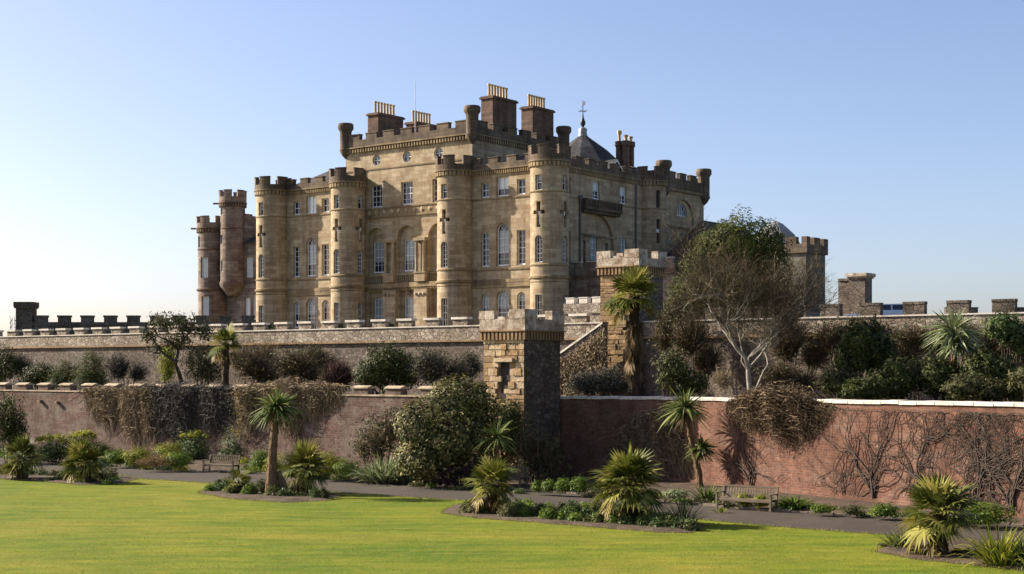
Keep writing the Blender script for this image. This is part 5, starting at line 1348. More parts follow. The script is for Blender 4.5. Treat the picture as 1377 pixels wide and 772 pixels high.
# --- border shrubs along the lower walls
def bor(px, py): return ground(px, py, .05)
l = bor(14, 622); twig_shrub('tall_sparse_shrub', 'tall sparse olive shrub at the left edge against the brick wall', l, pb(l, l.y, [(10, 565, 24, 38), (24, 585, 14, 26)]), 700, .035, TW_BROWN, CONIF, 2400, .15, seed=71)
for i, (px, py, rx, rz, by, n, lab) in enumerate(((78, 602, 32, 15, 622, 2400, 'leafy blue green spurge with yellow heads left of the yellow tipped palm'), (112, 598, 18, 17, 622, 1300, 'taller blue green spurge directly behind the yellow tipped palm'),
                                             (268, 600, 28, 19, 622, 2600, 'leafy spurge with yellow heads behind the left end of the far bench'), (328, 598, 32, 22, 624, 3000, 'big leafy spurge with yellow heads behind the right end of the far bench'))):
    l = bor(px, by); r_ = shrub('spurge', lab, l, pb(l, l.y, [(px, py, rx, rz), (px - rx * .4, py + rz * .5, rx * .7, rz * .6)]), n, .17, EUPH, .35, group='spurge along the border', cat='plant', seed=2 + i * .3, up=.6)
    rs = np.random.RandomState(80 + i); bb = pb(l, l.y, [(px, py, rx, rz)])[0]; fl = []
    for k in range(30):
        a = rs.uniform(0, 6.28); rr_ = math.sqrt(rs.random()) * .9; c = np.array([bb[0] + bb[3] * rr_ * math.cos(a), bb[1] + bb[4] * rr_ * math.sin(a), bb[2] + bb[5] * (1.05 - .45 * rr_ ** 2)])
        P_ = c + rs.normal(size=(26, 3)) * np.array([.09, .09, .07]); fl.append(leaf_quads(rs, P_, unit(P_ - c), .09, .8))
    fl = np.concatenate(fl); quads('flower_heads', fl, rs.uniform(.55, 1, len(fl)), YELLOWG, r_)
for i, (px, py, rx, rz, by, n, sz, mt, lab) in enumerate((
    (136, 606, 18, 12, 622, 1100, .14, BRIGHT, 'bright green mound against the wall above the low mounds by the yellow tipped palm'),
    (228, 606, 22, 12, 622, 1200, .14, YELLOWG, 'yellow green mound against the wall left of the far spurge'), (375, 606, 24, 14, 624, 1300, .13, BRIGHT, 'green mound against the wall behind the tall cordyline trunk'),
    (28, 606, 24, 12, 620, 1200, .15, BRIGHT, 'leafy bright green mound against the wall behind the far left palm'),
    (158, 614, 16, 10, 628, 1100, .13, BRIGHT, 'low bright green mound just right of the yellow tipped palm'), (186, 612, 22, 11, 629, 1300, .13, YELLOWG, 'low yellow green mound along the wall, left of the russet one'),
    (212, 620, 30, 9, 633, 1500, .1, RUSSET, 'low russet brown mound at the path edge'), (240, 619, 18, 12, 633, 1300, .12, BRIGHT, 'bright green mound at the path edge left of the far bench'), (352, 618, 16, 14, 634, 1100, .13, BRIGHT, 'bright green mound right of the far bench'),
    (375, 624, 20, 14, 638, 1300, .13, YELLOWG, 'yellow green mound directly behind the tall cordyline trunk'),
    (398, 622, 24, 16, 642, 1600, .12, OLIVE, 'dark mounded shrub behind the tall cordyline'), (438, 622, 26, 15, 645, 1700, .13, YELLOWG, 'sunlit yellow green mounded shrub right of the tall cordyline'), (466, 628, 18, 11, 647, 900, .12, BRIGHT, 'low green mound left of the bare leggy shrub'),
    (723, 654, 9, 8, 664, 500, .11, BRIGHT, 'smallest bright green clump in the row below the niched tower'), (738, 653, 10, 9, 665, 600, .11, BRIGHT, 'second bright green clump in the row below the niched tower'), (758, 653, 12, 11, 666, 750, .11, BRIGHT, 'third bright green clump in the row below the niched tower'), (779, 652, 13, 12, 667, 800, .11, BRIGHT, 'largest bright green clump ending the row below the niched tower'),
    (1000, 672, 12, 9, 683, 500, .11, YELLOWG, 'left of two yellow green plants showing through the back of the nearest bench'), (1024, 673, 11, 9, 685, 450, .11, YELLOWG, 'right of two yellow green plants showing through the back of the nearest bench'),
    (870, 664, 18, 8, 674, 600, .1, OLIVE, 'low olive plant at the wall foot under the arched creeper'),
    (805, 660, 14, 6, 669, 350, .1, OLIVE, 'sparse low olive plant behind the spreading palm'),
    (908, 664, 18, 7, 676, 700, .12, STRAP, 'low silvery white leaved plant against the brick wall behind the spreading palm'), (1105, 684, 16, 6, 692, 420, .12, BRIGHT, 'sparse low green plant right of the nearest bench'), (1145, 686, 14, 7, 694, 380, .11, OLIVE, 'sparse low olive plant halfway along the sunny wall'),
    (1188, 686, 20, 9, 697, 800, .13, BRIGHT, 'bright low green plant left of the large ragged palm'), (1320, 690, 40, 16, 708, 1500, .14, BRIGHT, 'long low green plant behind the grassy clump'))):
    l = bor(px, by); shrub('border_plant', lab, l, pb(l, l.y, [(px, py, rx, rz)]), n, sz, mt, .45, .4, .35, cat='plant', seed=3 + i * .21, stem=None, up=.7)
l = bor(508, 645); twig_shrub('leggy_shrub', 'leggy half bare shrub with upright greenish stems left of the big yellow edged shrub', l, pb(l, l.y, [(508, 588, 30, 40), (525, 575, 18, 35), (488, 600, 18, 25)]), 620, .035, TW_TAN, OLIVE, 1500, .13, seed=73, inner=.05, curl=.15)
l = bor(602, 652); shrub('yellow_edged_shrub', 'largest shrub in the garden, rounded with glossy yellow edged leaves, left of the niched tower', l,
      pb(l, l.y - .8, [(612, 540, 38, 32, 1.0), (642, 545, 24, 32, 1.2), (565, 575, 34, 38), (600, 590, 46, 42), (570, 615, 40, 28), (630, 605, 30, 40, .6)]), 11500, .21, VARIEG, .5, .72, .3, seed=5.1, up=.3)
l = depth(678, low_Y(678) - 1.1, .2); shrub('yellow_edged_shrub', 'smaller looser yellow edged shrub at the foot of the niched tower', l, pb(l, l.y - .3, [(672, 565, 34, 30), (690, 590, 22, 34), (655, 590, 22, 28), (690, 560, 20, 22)]), 3600, .20, VARIEG, .4, .55, .4, seed=5.5)
l = bor(622, 655); twig_shrub('dry_heather', 'low reddish brown dry bush at the path edge under the yellow edged shrubs', l, pb(l, l.y, [(605, 638, 22, 16), (635, 637, 24, 18)]), 2000, .03, TW_RED, seed=75, curl=.15)
l = depth(722, low_Y(722) - 1.6, .1); twig_shrub('bare_climber', 'dark bare tangle of stems at the shaded base of the niched tower', l, pb(l, l.y, [(715, 605, 22, 42), (740, 620, 22, 34)], .35), 700, .03, TW_BROWN, RHODO, 700, .14, cat='climber', seed=76)

# --- dry creepers hanging over the lower walls
def hanging(name, label, mp, loc, s0, s1, ztop, zbot, n, width, mat, seed, bulge=.55, leaf=None, nleaf=0, lsize=.09, fringe=.6, over=.25, dome=False, arch=0.0):
    """tangled strands falling from the wall head; mp(s, out, z) in thing-local coordinates"""
    rs = np.random.RandomState(seed); root = thing(name, label, 'climber', loc); paths = []
    ph = rs.uniform(0, 6, 4)
    def edge(u):      # ragged lower edge of the curtain
        e = 1 - abs(2 * u - 1) ** (2.0 if dome else 1.9)
        return e * (.78 + .26 * math.sin(9 * u + ph[0]) + .20 * math.sin(23 * u + ph[1]))
    for i in range(n):
        u = rs.random(); s = s0 + (s1 - s0) * u; env = max(edge(u), .04); H = (ztop - zbot) * env
        q0 = rs.random() ** 1.15; z = ztop - arch * abs(2 * u - 1) ** 2 + over * env * rs.random() - H * q0 * .85; k = 7
        L_ = rs.uniform(.25, 1.0) * min(1.4, .45 * (ztop - zbot)); dirn = rs.normal() * (.8 if rs.random() < (.4 if dome else .12) else .16); w0 = bulge * env * (.25 + .75 * rs.random()) * (1 - .45 * q0); p = []
        cur = rs.normal() * .25; f1 = rs.uniform(3, 7)
        for t in np.linspace(0, 1, k):
            o = max(.03, w0 * (1 - .5 * t) + .05 * math.sin(f1 * t + i)); 
            if z > ztop - .05 and q0 < .05: o = w0 * t - .3 * (1 - t)
            p.append(mp(s + dirn * L_ * t + cur * math.sin(t * 3.1) + .06 * math.sin(f1 * 2 * t + i), o, max(z + .18 * math.sin(t * 2.6) * rs.random() - L_ * t ** 1.4 * (1.1 - .5 * min(1, abs(dirn))), .15)))
        paths.append(np.array(p))
    V, ids = ribbons(paths, width, rs); quads('stems', V, ids, mat, root)
    if nleaf:
        idx = rs.randint(0, len(paths), nleaf); P = np.array([paths[i][rs.randint(1, 7)] for i in idx]) + rs.normal(size=(nleaf, 3)) * .07
        quads('dry_leaves', leaf_quads(rs, P, np.tile(np.array([-.3, -.9, .2]), (nleaf, 1)), lsize, .5, .0, 1.0), rs.random(nleaf), leaf, root)
    return root
def lowmap(loc): 
    def f(s, w, z): q_ = LOW0 + RT * s - BK * w; return (q_.x - loc.x, q_.y - loc.y, z - loc.z)
    return f
def lowt(px): return on_line(px, LOW0)[0]
for px0, px1, zt_, py_b, n, mt, lab, sd, lf in ((118, 232, 3.85, 612, 1300, TW_TAN, 'tan dry creeper hanging down the brick wall left of the grey one', 91, TW_TAN), (188, 338, 3.95, 618, 2600, TW_GREY, 'wide curtain of dark grey dry creeper hanging over the lower left wall', 92, TW_GREY),
                                               (314, 356, 3.9, 590, 600, TW_TAN, 'small straw coloured creeper on the wall head left of the tall cordyline head', 93, YELLOWG), (340, 458, 4.1, 590, 1300, TW_TAN, 'brown creeper tumbling over the wall behind the tall cordyline', 94, OLIVE)):
    pm = (px0 + px1) / 2; t_, Ym = on_line(pm, LOW0); loc = LOW0 + RT * t_; hanging('hanging_creeper', lab, lowmap(loc), loc, lowt(px0), lowt(px1), zt_, max(zat(py_b, Ym), .3), int(n * 1.9), .03, mt, sd, .8, lf, int(n * 1.2), .075, over=.5)
def rmap(loc):
    def f(s, w, z): p_ = rw_map(s, w, z); return (p_[0] - loc.x, p_[1] - loc.y, z - loc.z)
    return f
s_a, s_b = rw_s(985), rw_s(1112); p_ = rw_map((s_a + s_b) / 2, 0, 0); loc = Vector((p_[0], p_[1], 0))
hanging('hanging_creeper', 'big brown mound of dry creeper tumbling over the sunny brick wall', rmap(loc), loc, s_a, s_b, 3.9, 1.75, 4200, .026, TW_BROWN, 95, 1.15, TW_BROWN, 5000, .06, .45, .65, True, .35)
s_a, s_b = rw_s(822), rw_s(925); p_ = rw_map((s_a + s_b) / 2, 0, 0); loc = Vector((p_[0], p_[1], 0))
hanging('wall_creeper', 'arched brown dry creeper on the brick wall left of the leaning cordyline', rmap(loc), loc, s_a, s_b, 3.2, .5, 2600, .026, TW_TAN, 96, .9, TW_TAN, 2200, .06, .4, .2, True, 1.9)
# dry ivy over the stair wall
loc = (UP0 - BK * 1.6) + RT * (s0 + LL * .5) if False else (UP0 - BK * 1.6) + RT * (on_line(775, UP0 - BK * 1.6)[0])
def smap(s, w, z): q_ = UP0 - BK * (1.6 + w) + RT * s; return (q_.x - loc.x, q_.y - loc.y, z - 3.5)
rs = np.random.RandomState(97); root = thing('wall_creeper', 'tan dry creeper covering the stair wall under its sloping coping', 'climber', (loc.x, loc.y, 3.5)); paths = []
ta, tb = on_line(744, UP0 - BK * 1.6)[0], on_line(816, UP0 - BK * 1.6)[0]
for i in range(1500):
    u = rs.random(); s = ta + (tb - ta) * u; zt_ = 5.15 + (7.0 - 5.15) * u - .05; zz = 3.6 + (zt_ - 3.6) * rs.random() ** .7; L_ = rs.uniform(.4, 1.2)
    paths.append(np.array([smap(s + rs.normal() * .06 * k, .05 + .25 * math.sin(k * .7) * rs.random() + .05 * rs.random(), max(3.52, zz - L_ * k / 4)) for k in range(5)]))
V, ids = ribbons(paths, .04, rs); quads('stems', V, ids, TW_TAN, root)
P = np.array([paths[i][rs.randint(0, 5)] for i in rs.randint(0, len(paths), 3500)]) + rs.normal(size=(3500, 3)) * .07
quads('dry_leaves', leaf_quads(rs, P, np.tile(np.array([-.6, -.8, .1]), (3500, 1)), .11, .55, 0, .8), rs.random(3500), TW_TAN, root)
l, Y = mid_loc(805, .12); twig_shrub('grey_bush', 'low rounded grey bush on the middle terrace beneath the tan creeper', l, pb(l, Y, [(790, 515, 28, 17), (822, 512, 30, 19)]), 1800, .03, TW_GREY, LM('grey_leaf', [(0, (.05, .05, .035)), (1, (.17, .16, .12))], .1, .8), 3200, .1, seed=98)

# --- bare tree, evergreen and shrubs at the right of the middle terrace
def bare_tree(label, loc, h, spread, seed):
    rr = random.Random(seed); root = thing('bare_tree', label, 'tree', loc); q = MB(); tw = []
    fine_ = []
    def grow(p, d, L, r, lev):
        k = 5 if lev < 3 else 4; pts = [p]; dd = d.copy(); rad = [r]
        for i in range(1, k + 1):
            dd = (dd + Vector((rr.gauss(0, .22), rr.gauss(0, .22), rr.gauss(.05, .12)))).normalized(); pts.append(pts[-1] + dd * L / k); rad.append(r * (1 - .55 * i / k))
        if lev <= 3: q.tube(pts, rad, 6 if lev < 2 else 4)
        else: fine_.append((np.array([tuple(a) for a in pts]), lev))
        if lev >= 6: return
        nb = (5, 4, 4, 4, 4, 3)[lev]
        for j in range(nb):
            t = rr.uniform(.35, 1.0) if j else 1.0; i = min(int(t * k), k); a = pts[i]
            ax = dd.orthogonal().normalized(); ax.rotate(Matrix.Rotation(rr.uniform(0, 6.28), 3, dd)); an = rr.uniform(.3, .85)
            nd = (dd * math.cos(an) + ax * math.sin(an)); nd.z += .12; nd.x *= spread; nd.normalize()
            grow(a, nd, L * rr.uniform(.60, .82), max(rad[i] * .72, .006), lev + 1)
    for d, L, r in ((Vector((-.05, 0, 1)), h * .36, .085), (Vector((.55, .1, .8)), h * .27, .05), (Vector((-.5, -.1, .85)), h * .29, .05), (Vector((.2, .4, .9)), h * .28, .045)):
        grow(Vector((-.06 + d.x * .05, d.y * .05, 1.35 + .25 * d.y)), d.normalized(), L * .86, r, 0)
    q.tube([(.05, 0, 0), (.0, .02, .6), (-.05, 0, 1.1), (-.06, 0, 1.5)], [.12, .10, .095, .085], 8); q.tube([(.1, .1, 0), (.3, .15, .6), (.6, .1, 1.3)], [.06, .05, .045], 6); grow(Vector((.6, .1, 1.28)), Vector((.45, .05, .9)).normalized(), h * .2, .042, 1)
    q.build('trunk', BARK_P, root)
    rs = np.random.RandomState(seed)
    for lev, w, nm in ((4, .024, 'branchlets'), (5, .014, 'twigs'), (6, .010, 'twigs')):
        pp = [a for a, l_ in fine_ if l_ == lev]
        if pp: V, ids = ribbons(pp, w, rs); quads(nm, V, ids, TW_PALE if lev == 4 else TW_OL, root)
    return root
TW_OL = LM('olive_brown_twig', [(0, (0.035, 0.025, 0.013)), (0.6, (0.085, 0.063, 0.034)), (1, (0.16, 0.12, 0.07))], .05, .9)
l = depth(1008, right_Y(1008) + 1.6, 3.5)
bare_tree('spreading bare tree with pale stems and dense twigs above the right brick wall', l, (zat(318, l.y) - 3.5) * 1.22, 1.3, 5)
l = depth(985, 80, 6.9); Y = l.y
ev = thing('evergreen_tree', 'dense rounded olive green evergreen tree behind the bare tree', 'tree', l)
q = MB(); q.tube([(0, 0, 0), (.1, 0, 1.5), (0, .1, 3.5)], [.3, .25, .12], 8); q.tube([(.05, 0, 1.2), (-1.2, 0, 3)], [.16, .08], 6); q.tube([(.05, 0, 1.4), (1.1, 0, 3.2)], [.16, .08], 6); q.build('trunk', BARK_D, ev)
rs = np.random.RandomState(6); P, N = blob_points(rs, 34000, pb(l, Y, [(994, 326, 46, 37), (964, 346, 40, 38), (1032, 344, 32, 43), (944, 388, 38, 40), (1000, 390, 54, 52), (918, 415, 28, 32), (1040, 400, 24, 40)]), .62, .34, 6.6, 2.2)
quads('crown', leaf_quads(rs, P, N, .17, .45, .25, .6), np.clip(.5 + .35 * lump(P, 3.3, .9) + rs.normal(size=len(P)) * .2, 0, 1), EVERG, ev)
for i, (px, fr, bl_, n, sz, mt, nm, lab) in enumerate((
    (1165, .5, [(1160, 465, 34, 34), (1185, 480, 22, 26), (1140, 480, 18, 22)], 5200, .24, RHODO, 'holly_tree', 'dark dense rounded evergreen below the gate pier'),
    (1212, .35, [(1210, 508, 36, 26), (1195, 520, 30, 18)], 3200, .2, RHODO, 'dark_shrub', 'dark spreading shrub below the dense evergreen, above the white coping'),
    (1130, .3, [(1125, 512, 26, 20), (1145, 518, 22, 16)], 2200, .18, OLIVE, 'dark_shrub', 'olive shrub behind the brown creeper mound, above the white coping'),
    (1265, .4, [(1262, 505, 28, 28), (1285, 515, 24, 22)], 2600, .2, RHODO, 'dark_shrub', 'dark shrub around the foot of the pale cordyline on the terrace'),
    (1330, .45, [(1325, 500, 30, 30), (1350, 512, 28, 26)], 3000, .2, RHODO, 'dark_shrub', 'dark broad shrub right of the pale terrace cordyline'),
    (1350, .8, [(1348, 440, 24, 20), (1372, 452, 22, 22)], 1900, .22, EUPH, 'climbing_shrub', 'leafy blue green climber on the terrace wall at the right edge'),
    (1385, .3, [(1385, 515, 30, 24)], 1500, .2, OLIVE, 'dark_shrub', 'dark olive shrub cut by the right edge above the brick wall'),
    (1300, .2, [(1298, 522, 30, 18), (1330, 525, 26, 16)], 2200, .18, OLIVE, 'dark_shrub', 'low olive shrub right on the coping below the pale cordyline'),
    (1180, .2, [(1170, 522, 26, 16), (1150, 525, 22, 13)], 1900, .18, RHODO, 'dark_shrub', 'low dark shrub right on the coping, left of the spreading dark shrub'),
    (915, .55, [(905, 500, 24, 30), (930, 515, 24, 18)], 2200, .18, RHODO, 'dark_shrub', 'dark shaded shrub right of the tall palm trunk, above the wall'))):
    l, Y = mid_loc(px, fr); shrub(nm, lab, l, pb(l, Y, bl_), n, sz, mt, seed=7 + i * .37, cat='tree' if nm == 'holly_tree' else 'shrub')
for i, (px, fr, bl_, n, lab, mt) in enumerate((
    (935, .8, [(930, 450, 34, 42), (950, 480, 30, 34)], 2400, 'tall brown twiggy thicket between the square tower and the bare tree', TW_BROWN),
    (1065, .8, [(1060, 455, 40, 40), (1095, 470, 34, 34)], 2600, 'brown twiggy thicket on the terrace wall right of the bare tree trunk', TW_BROWN),
    (1235, .85, [(1230, 455, 34, 24), (1215, 470, 26, 26)], 1900, 'brown tangle on the terrace wall between the dense evergreen and the pale cordyline', TW_BROWN),
    (1320, .88, [(1318, 465, 26, 26)], 1300, 'brown tangle on the terrace wall right of the pale cordyline', TW_BROWN),
    (1150, .9, [(1120, 450, 34, 26), (1155, 445, 30, 26), (1185, 450, 26, 24)], 2600, 'brown tangle along the terrace wall below the gate pier', TW_BROWN),
    (1280, .92, [(1265, 455, 30, 26), (1300, 455, 30, 26)], 2000, 'brown tangle along the terrace wall behind the pale cordyline', TW_BROWN),
    (1370, .92, [(1355, 470, 30, 26), (1385, 465, 30, 28)], 1700, 'brown tangle on the terrace wall at the right edge, under the leafy climber', TW_BROWN),
    (900, .85, [(895, 445, 20, 34), (912, 420, 22, 26)], 1500, 'brown tangle against the shaded side of the square tower', TW_BROWN),
    (1052, .35, [(1050, 505, 34, 22), (1080, 512, 26, 16)], 1600, 'low brown thicket behind the creeper mound at the bare tree foot', TW_BROWN))):
    l, Y = mid_loc(px, fr); twig_shrub('twiggy_thicket', lab, l, pb(l, Y, bl_, .6), n, .028, mt, OLIVE, 900, .11, seed=110 + i)
l, Y = mid_loc(972, .1); twig_shrub('dry_grass_clump', 'upright tan dry stems on the terrace left of the bare tree trunk', l, pb(l, Y, [(972, 508, 20, 22)]), 300, .03, TW_TAN, seed=120, inner=.08, curl=.1, stem=None)

# --- bare trained vines on the sunny brick wall
def vine(label, px, seed, h=3.2, n=6, spread=1.3, base_z=.25):
    rr = random.Random(seed); s_ = rw_s(px); p_ = rw_map(s_, .08, 0); loc = Vector((p_[0], p_[1], 0)); f = rmap(loc); root = thing('wall_vine', label, 'climber', loc, 0, 'bare vines trained on the brick wall'); q = MB()
    def run(s, z, a, L, r, lev):
        pts = [f(s, .05, z)]; k = max(3, int(L / .22)); rad = [r]
        for i in range(k):
            a += rr.gauss(0, .36); a += (.0 - a) * .10 if lev == 0 else 0; s2 = s + math.sin(a) * .22; z2 = z + math.cos(a) * .22
            if z2 > 3.45: a += 1.1 * (1 if a >= 0 else -1); z2 = 3.45
            if z2 < .2: break
            s, z = s2, z2; pts.append(f(s, .05 + .03 * rr.random(), z)); rad.append(max(r * (1 - .6 * (i + 1) / k), .008))
            if lev < 3 and rr.random() < (.30 if lev else .42): run(s, z, a + rr.choice((-1, 1)) * rr.uniform(.5, 1.3), L * rr.uniform(.35, .7), rad[-1] * .75, lev + 1)
        if len(pts) > 2: q.tube(pts, rad, 5)
    for i in range(n): run(s_ + rr.uniform(-.12, .12), base_z, rr.uniform(-.6, .6) * spread * .7, h * rr.uniform(.8, 1.2), .034, 0)
    q.build('stems', VINE, root); return root
VINE = mottled('vine_bark', [(0.3, (0.035, 0.025, 0.02)), (0.7, (0.10, 0.075, 0.055))], 4, 4)
for px, sd, n, lab in ((1010, 131, 3, 'small bare vine on the brick wall behind the nearest bench'), (1182, 132, 4, 'bare vine spreading from one stem left of the large ragged palm'), (1250, 133, 4, 'bare vine rising behind the large ragged palm'),
                       (1305, 134, 5, 'dense bare vine just right of the large ragged palm'), (1362, 135, 6, 'densest bare vine at the right edge of the brick wall')):
    vine(lab, px, sd, n=n, h=2.6 if px == 1010 else 3.3)

# --- low planting of the beds: nobody could count it
def cover(name, pts_px, label, n, size, mats, seed, h=.35):
    rs = np.random.RandomState(seed); V = []; R_ = []; MI = []
    for px, py, w, hh in pts_px:
        p = ground(px, py); s = p.y / F_PX; hh *= 1.7; w *= 1.25; k = int(n * 3.2 * w * hh / 300)
        d = unit(rs.normal(size=(k, 3))); P = np.array([p.x, p.y, 0]) + d * rs.uniform(.4, 1, (k, 1)) * np.array([w * s, w * s * .9, hh * s]); P[:, 2] = np.abs(P[:, 2]) + .03
        V.append(leaf_quads(rs, P, d, size, .4, .7, .9)); R_.append(np.clip(rs.random() * .5 + rs.random(k) * .6, 0, 1)); MI += [rs.randint(0, len(mats))] * k
    o = quads(name, np.concatenate(V), np.concatenate(R_), None, None, mats, MI); return tag(o, label, 'ground cover', None, 'stuff')
def row(x0, y0, x1, y1, n, w, h, jx=6, jy=3, seed=0):
    rr = random.Random(seed); return [(x0 + (x1 - x0) * i / (n - 1) + rr.uniform(-jx, jx), y0 + (y1 - y0) * i / (n - 1) + rr.uniform(-jy, jy), w * rr.uniform(.7, 1.3), h * rr.uniform(.6, 1.35)) for i in range(n)]
GC = [OLIVE, EUPH, BRIGHT, CONIF]
cover('ground_cover', row(0, 637, 150, 646, 20, 10, 8, seed=1) + row(60, 645, 160, 650, 8, 8, 5, seed=2), 'low dark green planting in the far left bed', 230, .11, GC, 141)
cover('ground_cover', row(285, 662, 440, 669, 24, 9, 7, seed=3) + row(300, 658, 420, 662, 12, 9, 8, seed=4), 'low green planting around the tall cordyline bed', 230, .11, GC, 142)
cover('ground_cover', row(630, 690, 930, 711, 46, 11, 9, seed=5) + row(680, 686, 900, 700, 26, 10, 9, seed=6), 'low grey green planting along the long bed of palms', 240, .10, GC, 143)
cover('ground_cover', row(1190, 738, 1240, 744, 5, 7, 4, seed=7) + row(1290, 745, 1377, 757, 8, 9, 5, seed=8), 'sparse low planting in the bed at the right edge', 200, .10, GC, 144)
cover('ground_cover', row(0, 616, 250, 630, 34, 13, 8, jy=4, seed=9) + row(330, 634, 490, 645, 22, 12, 8, jy=4, seed=10) + row(250, 620, 350, 628, 12, 12, 8, seed=19) + row(560, 654, 700, 662, 8, 8, 4, seed=11), 'low border planting at the foot of the left brick wall', 200, .11, [OLIVE, BRIGHT, YELLOWG, EUPH], 145)
cover('ground_cover', row(790, 668, 1160, 690, 40, 9, 3.6, jy=4, seed=12) + row(1160, 694, 1370, 706, 14, 8, 4, seed=13), 'sparse low border planting at the foot of the right brick wall', 180, .09, [OLIVE, BRIGHT, EUPH], 146)
# mown turf: short blades over the part of the lawn in view
rs = np.random.RandomState(160); n = 60000
yy = 32.0 * (66.0 / 32.0) ** rs.random(n); xx = rs.uniform(-.40, .40, n) * yy
lo_x = np.array([p.x for p in LO])[::-1]; lo_y = np.array([p.y for p in LO])[::-1]
keep = yy < np.interp(xx, lo_x, lo_y) - .08
def inside(poly, x, y):
    r_ = np.zeros(len(x), bool)
    for a, b in zip(poly, poly[1:] + poly[:1]):
        c = ((a.y > y) != (b.y > y)) & (x < (b.x - a.x) * (y - a.y) / ((b.y - a.y) if abs(b.y - a.y) > 1e-9 else 1e-9) + a.x); r_ ^= c
    return r_
for P_ in (BED1, BED2, BED3, BED4): keep &= ~inside(P_, xx, yy)
xx, yy = xx[keep], yy[keep]; n = len(xx); hh = rs.uniform(.005, .014, n); wd = rs.uniform(.008, .02, n); a = rs.uniform(0, 6.28, n); lx, ly = rs.normal(size=n) * .025, rs.normal(size=n) * .025
B0 = np.stack([xx, yy, np.zeros(n)], 1); sd = np.stack([np.cos(a), np.sin(a), np.zeros(n)], 1) * wd[:, None]; T0 = B0 + np.stack([lx, ly, hh], 1)
TURF = LM('turf_blade', [(0, (0.11, 0.16, 0.010)), (0.5, (0.19, 0.21, 0.015)), (1, (0.34, 0.29, 0.05))], .3, .7)
tag(quads('lawn_grass', np.stack([B0 - sd, B0 + sd, T0 + sd * .3, T0 - sd * .3], 1), rs.uniform(.3, 1, n), TURF), 'closely mown yellow green turf of the lawn', 'grass', None, 'stuff')
# short grass blades along the near lawn edge of the path and beds
rs = np.random.RandomState(150); bases = []
for P_ in (BED1, BED2, BED3, BED4, LO):
    closed = P_ is not LO
    for a, b in zip(P_, P_[1:] + (P_[:1] if closed else [])):
        k = int((b - a).length * 90)
        for _ in range(k): bases.append(tuple(a.lerp(b, rs.random()) + Vector((rs.normal() * .04, rs.normal() * .04 - (.03 if not closed else 0), 0))))
bases = np.array(bases); n = len(bases); d = unit(np.stack([rs.normal(size=n) * .4, rs.normal(size=n) * .4, np.ones(n)], axis=1))
V, ids = blades(rs, bases, d, rs.uniform(.04, .10, n), .012, rs.uniform(0, .3, n), 2); tag(quads('edge_grass', V, ids, YELLOWG), 'fringe of longer grass along the lawn edges', 'grass', None, 'stuff')

# ------------------------------------------------------------------ benches
def bench(label, loc, rz, L=1.9):
    root = thing('garden_bench', label, 'bench', loc, rz, 'wooden benches along the path'); w = L / 2; root.scale = (1, 1, .86)
    def part(name, boxes, bev=.006):
        q = MB()
        for b in boxes: q.box(*b)
        o = q.build(name, WOOD, root); m_ = o.modifiers.new('bevel', 'BEVEL'); m_.width = bev; m_.segments = 1; return o
    part('seat', [(-w + .03, w - .03, y, y + .075, .42, .445) for y in (-.27, -.175, -.08, .015, .11)] + [(-w + .05, w - .05, -.27, -.24, .33, .42), (-w + .05, w - .05, .17, .20, .33, .42)])
    tilt = lambda z: .20 + (z - .42) * .18
    q = MB()
    for i in range(int(L / .105)):
        x = -w + .08 + i * .105
        if x + .05 < w - .06: q.face([(x, tilt(.5), .5), (x + .05, tilt(.5), .5), (x + .05, tilt(.86), .86), (x, tilt(.86), .86)]); q.face([(x, tilt(.5) + .02, .5), (x + .05, tilt(.5) + .02, .5), (x + .05, tilt(.86) + .02, .86), (x, tilt(.86) + .02, .86)]); q.face([(x, tilt(.5), .5), (x, tilt(.86), .86), (x, tilt(.86) + .02, .86), (x, tilt(.5) + .02, .5)])
    q.box(-w + .06, w - .06, tilt(.48) - .01, tilt(.48) + .03, .46, .52); q.box(-w + .02, w - .02, tilt(.88) - .015, tilt(.88) + .03, .855, .93); q.build('backrest', WOOD, root)
    for sx in (-1, 1):
        x = sx * (w - .035)
        part('leg', [(x - .035, x + .035, -.29, -.22, 0, .64)])
        q = MB(); q.face([(x - .035, .17, 0), (x + .035, .17, 0), (x + .035, .17, .42), (x - .035, .17, .42)])
        for x_ in (x - .035, x + .035): q.face([(x_, .17, 0), (x_, .24, 0), (x_, .24, .42), (x_, .33, .92), (x_, .265, .92), (x_, .17, .42)])
        q.face([(x - .035, .24, 0), (x + .035, .24, 0), (x + .035, .24, .42), (x - .035, .24, .42)]); q.face([(x - .035, .24, .42), (x + .035, .24, .42), (x + .035, .33, .92), (x - .035, .33, .92)]); q.face([(x - .035, .17, .42), (x + .035, .17, .42), (x + .035, .265, .92), (x - .035, .265, .92)]); q.face([(x - .035, .265, .92), (x + .035, .265, .92), (x + .035, .33, .92), (x - .035, .33, .92)]); q.build('leg', WOOD, root)
        part('armrest', [(x - .045, x + .045, -.32, .27, .64, .675)]); part('stretcher', [(x - .02, x + .02, -.22, .17, .12, .17)])
    return root
p = ground(1006, 687); bench('weathered wooden bench nearest the camera, against the sunny right brick wall', (p.x, p.y + .3, .02), RZ * .96, 2.1)
p = ground(297, 636); bench('weathered wooden bench farthest from the camera, in front of the yellow headed spurge', (p.x, p.y + .1, .02), math.radians(-26), 1.75)
p = ground(682, 656); bench('wooden bench half hidden behind the straw skirted palm, under the niched tower', (p.x, p.y + .3, .06), RZ, 1.75)

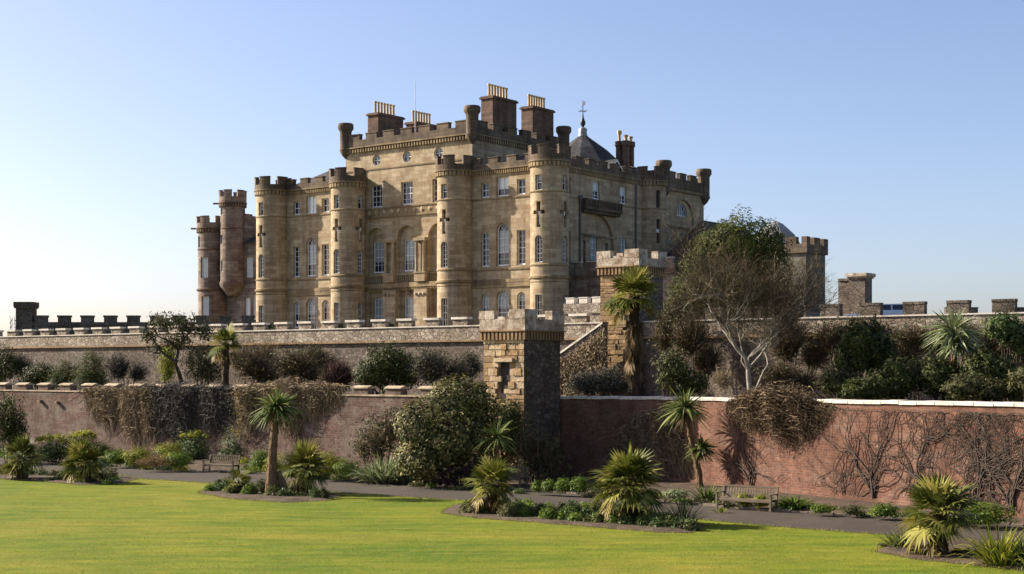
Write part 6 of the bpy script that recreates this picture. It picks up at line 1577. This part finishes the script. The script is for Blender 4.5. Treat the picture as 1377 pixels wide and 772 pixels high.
# ------------------------------------------------------------------ parked car seen over the terrace wall
p = depth(1192, 79, 6.9); car = thing('parked_car', 'pale silvery blue parked car seen through a gap in the terrace wall at right', 'car', p, math.radians(8))
CARP = NT('car_paint', .25, .5); CARP.color((.52, .57, .63)); CARP = CARP.mat
prof = [(-2.05, .35), (-2.1, .7), (-1.95, .92), (-1.2, .98), (-.75, 1.42), (.75, 1.46), (1.45, 1.0), (2.0, .88), (2.1, .6), (2.05, .35)]
q = MB(); hw = .82
for a, b in zip(prof, prof[1:] + prof[:1]):
    ta = .14 if a[1] > 1.2 else 0; tb2 = .14 if b[1] > 1.2 else 0
    q.face([(a[0], -hw + ta, a[1]), (b[0], -hw + tb2, b[1]), (b[0], hw - tb2, b[1]), (a[0], hw - ta, a[1])], smooth=False)
for sgn in (-1, 1): 
    q.face([(a[0], sgn * hw, a[1]) for a in prof if a[1] < 1.2] ); q.face([(-1.2, sgn * hw, .98), (-.75, sgn * (hw - .14), 1.42), (.75, sgn * (hw - .14), 1.46), (1.45, sgn * hw, 1.0)])
q.build('body', CARP, car)
q = MB()
for sgn in (-1, 1):
    q.face([(-1.0, sgn * (hw - .015), 1.02), (-.7, sgn * (hw - .11), 1.36), (-.05, sgn * (hw - .11), 1.39), (-.05, sgn * (hw - .015), 1.03)]); q.face([(.03, sgn * (hw - .015), 1.03), (.03, sgn * (hw - .11), 1.39), (.68, sgn * (hw - .11), 1.39), (1.2, sgn * (hw - .015), 1.04)])
q.face([(1.40, -.68, 1.05), (1.40, .68, 1.05), (.80, .6, 1.44), (.80, -.6, 1.44)]); q.face([(-1.18, -.68, 1.03), (-1.18, .68, 1.03), (-.79, .6, 1.41), (-.79, -.6, 1.41)]); q.build('car_window', GLASS, car)
for x in (-1.3, 1.3):
    for sgn in (-1, 1):
        q = MB(); q.tube([(x, sgn * .62, .32), (x, sgn * .84, .32)], .32, 16, cap=True); wh = q.build('wheel', IRON, car); q = MB(); q.tube([(x, sgn * .83, .32), (x, sgn * .85, .32)], .19, 12, cap=True); q.build('rim', LEAD, wh)
for sgn in (-1, 1):
    q = MB(); q.box(2.02, 2.12, sgn * .6 - .15, sgn * .6 + .15, .62, .76); q.build('headlight', WHITE, car)
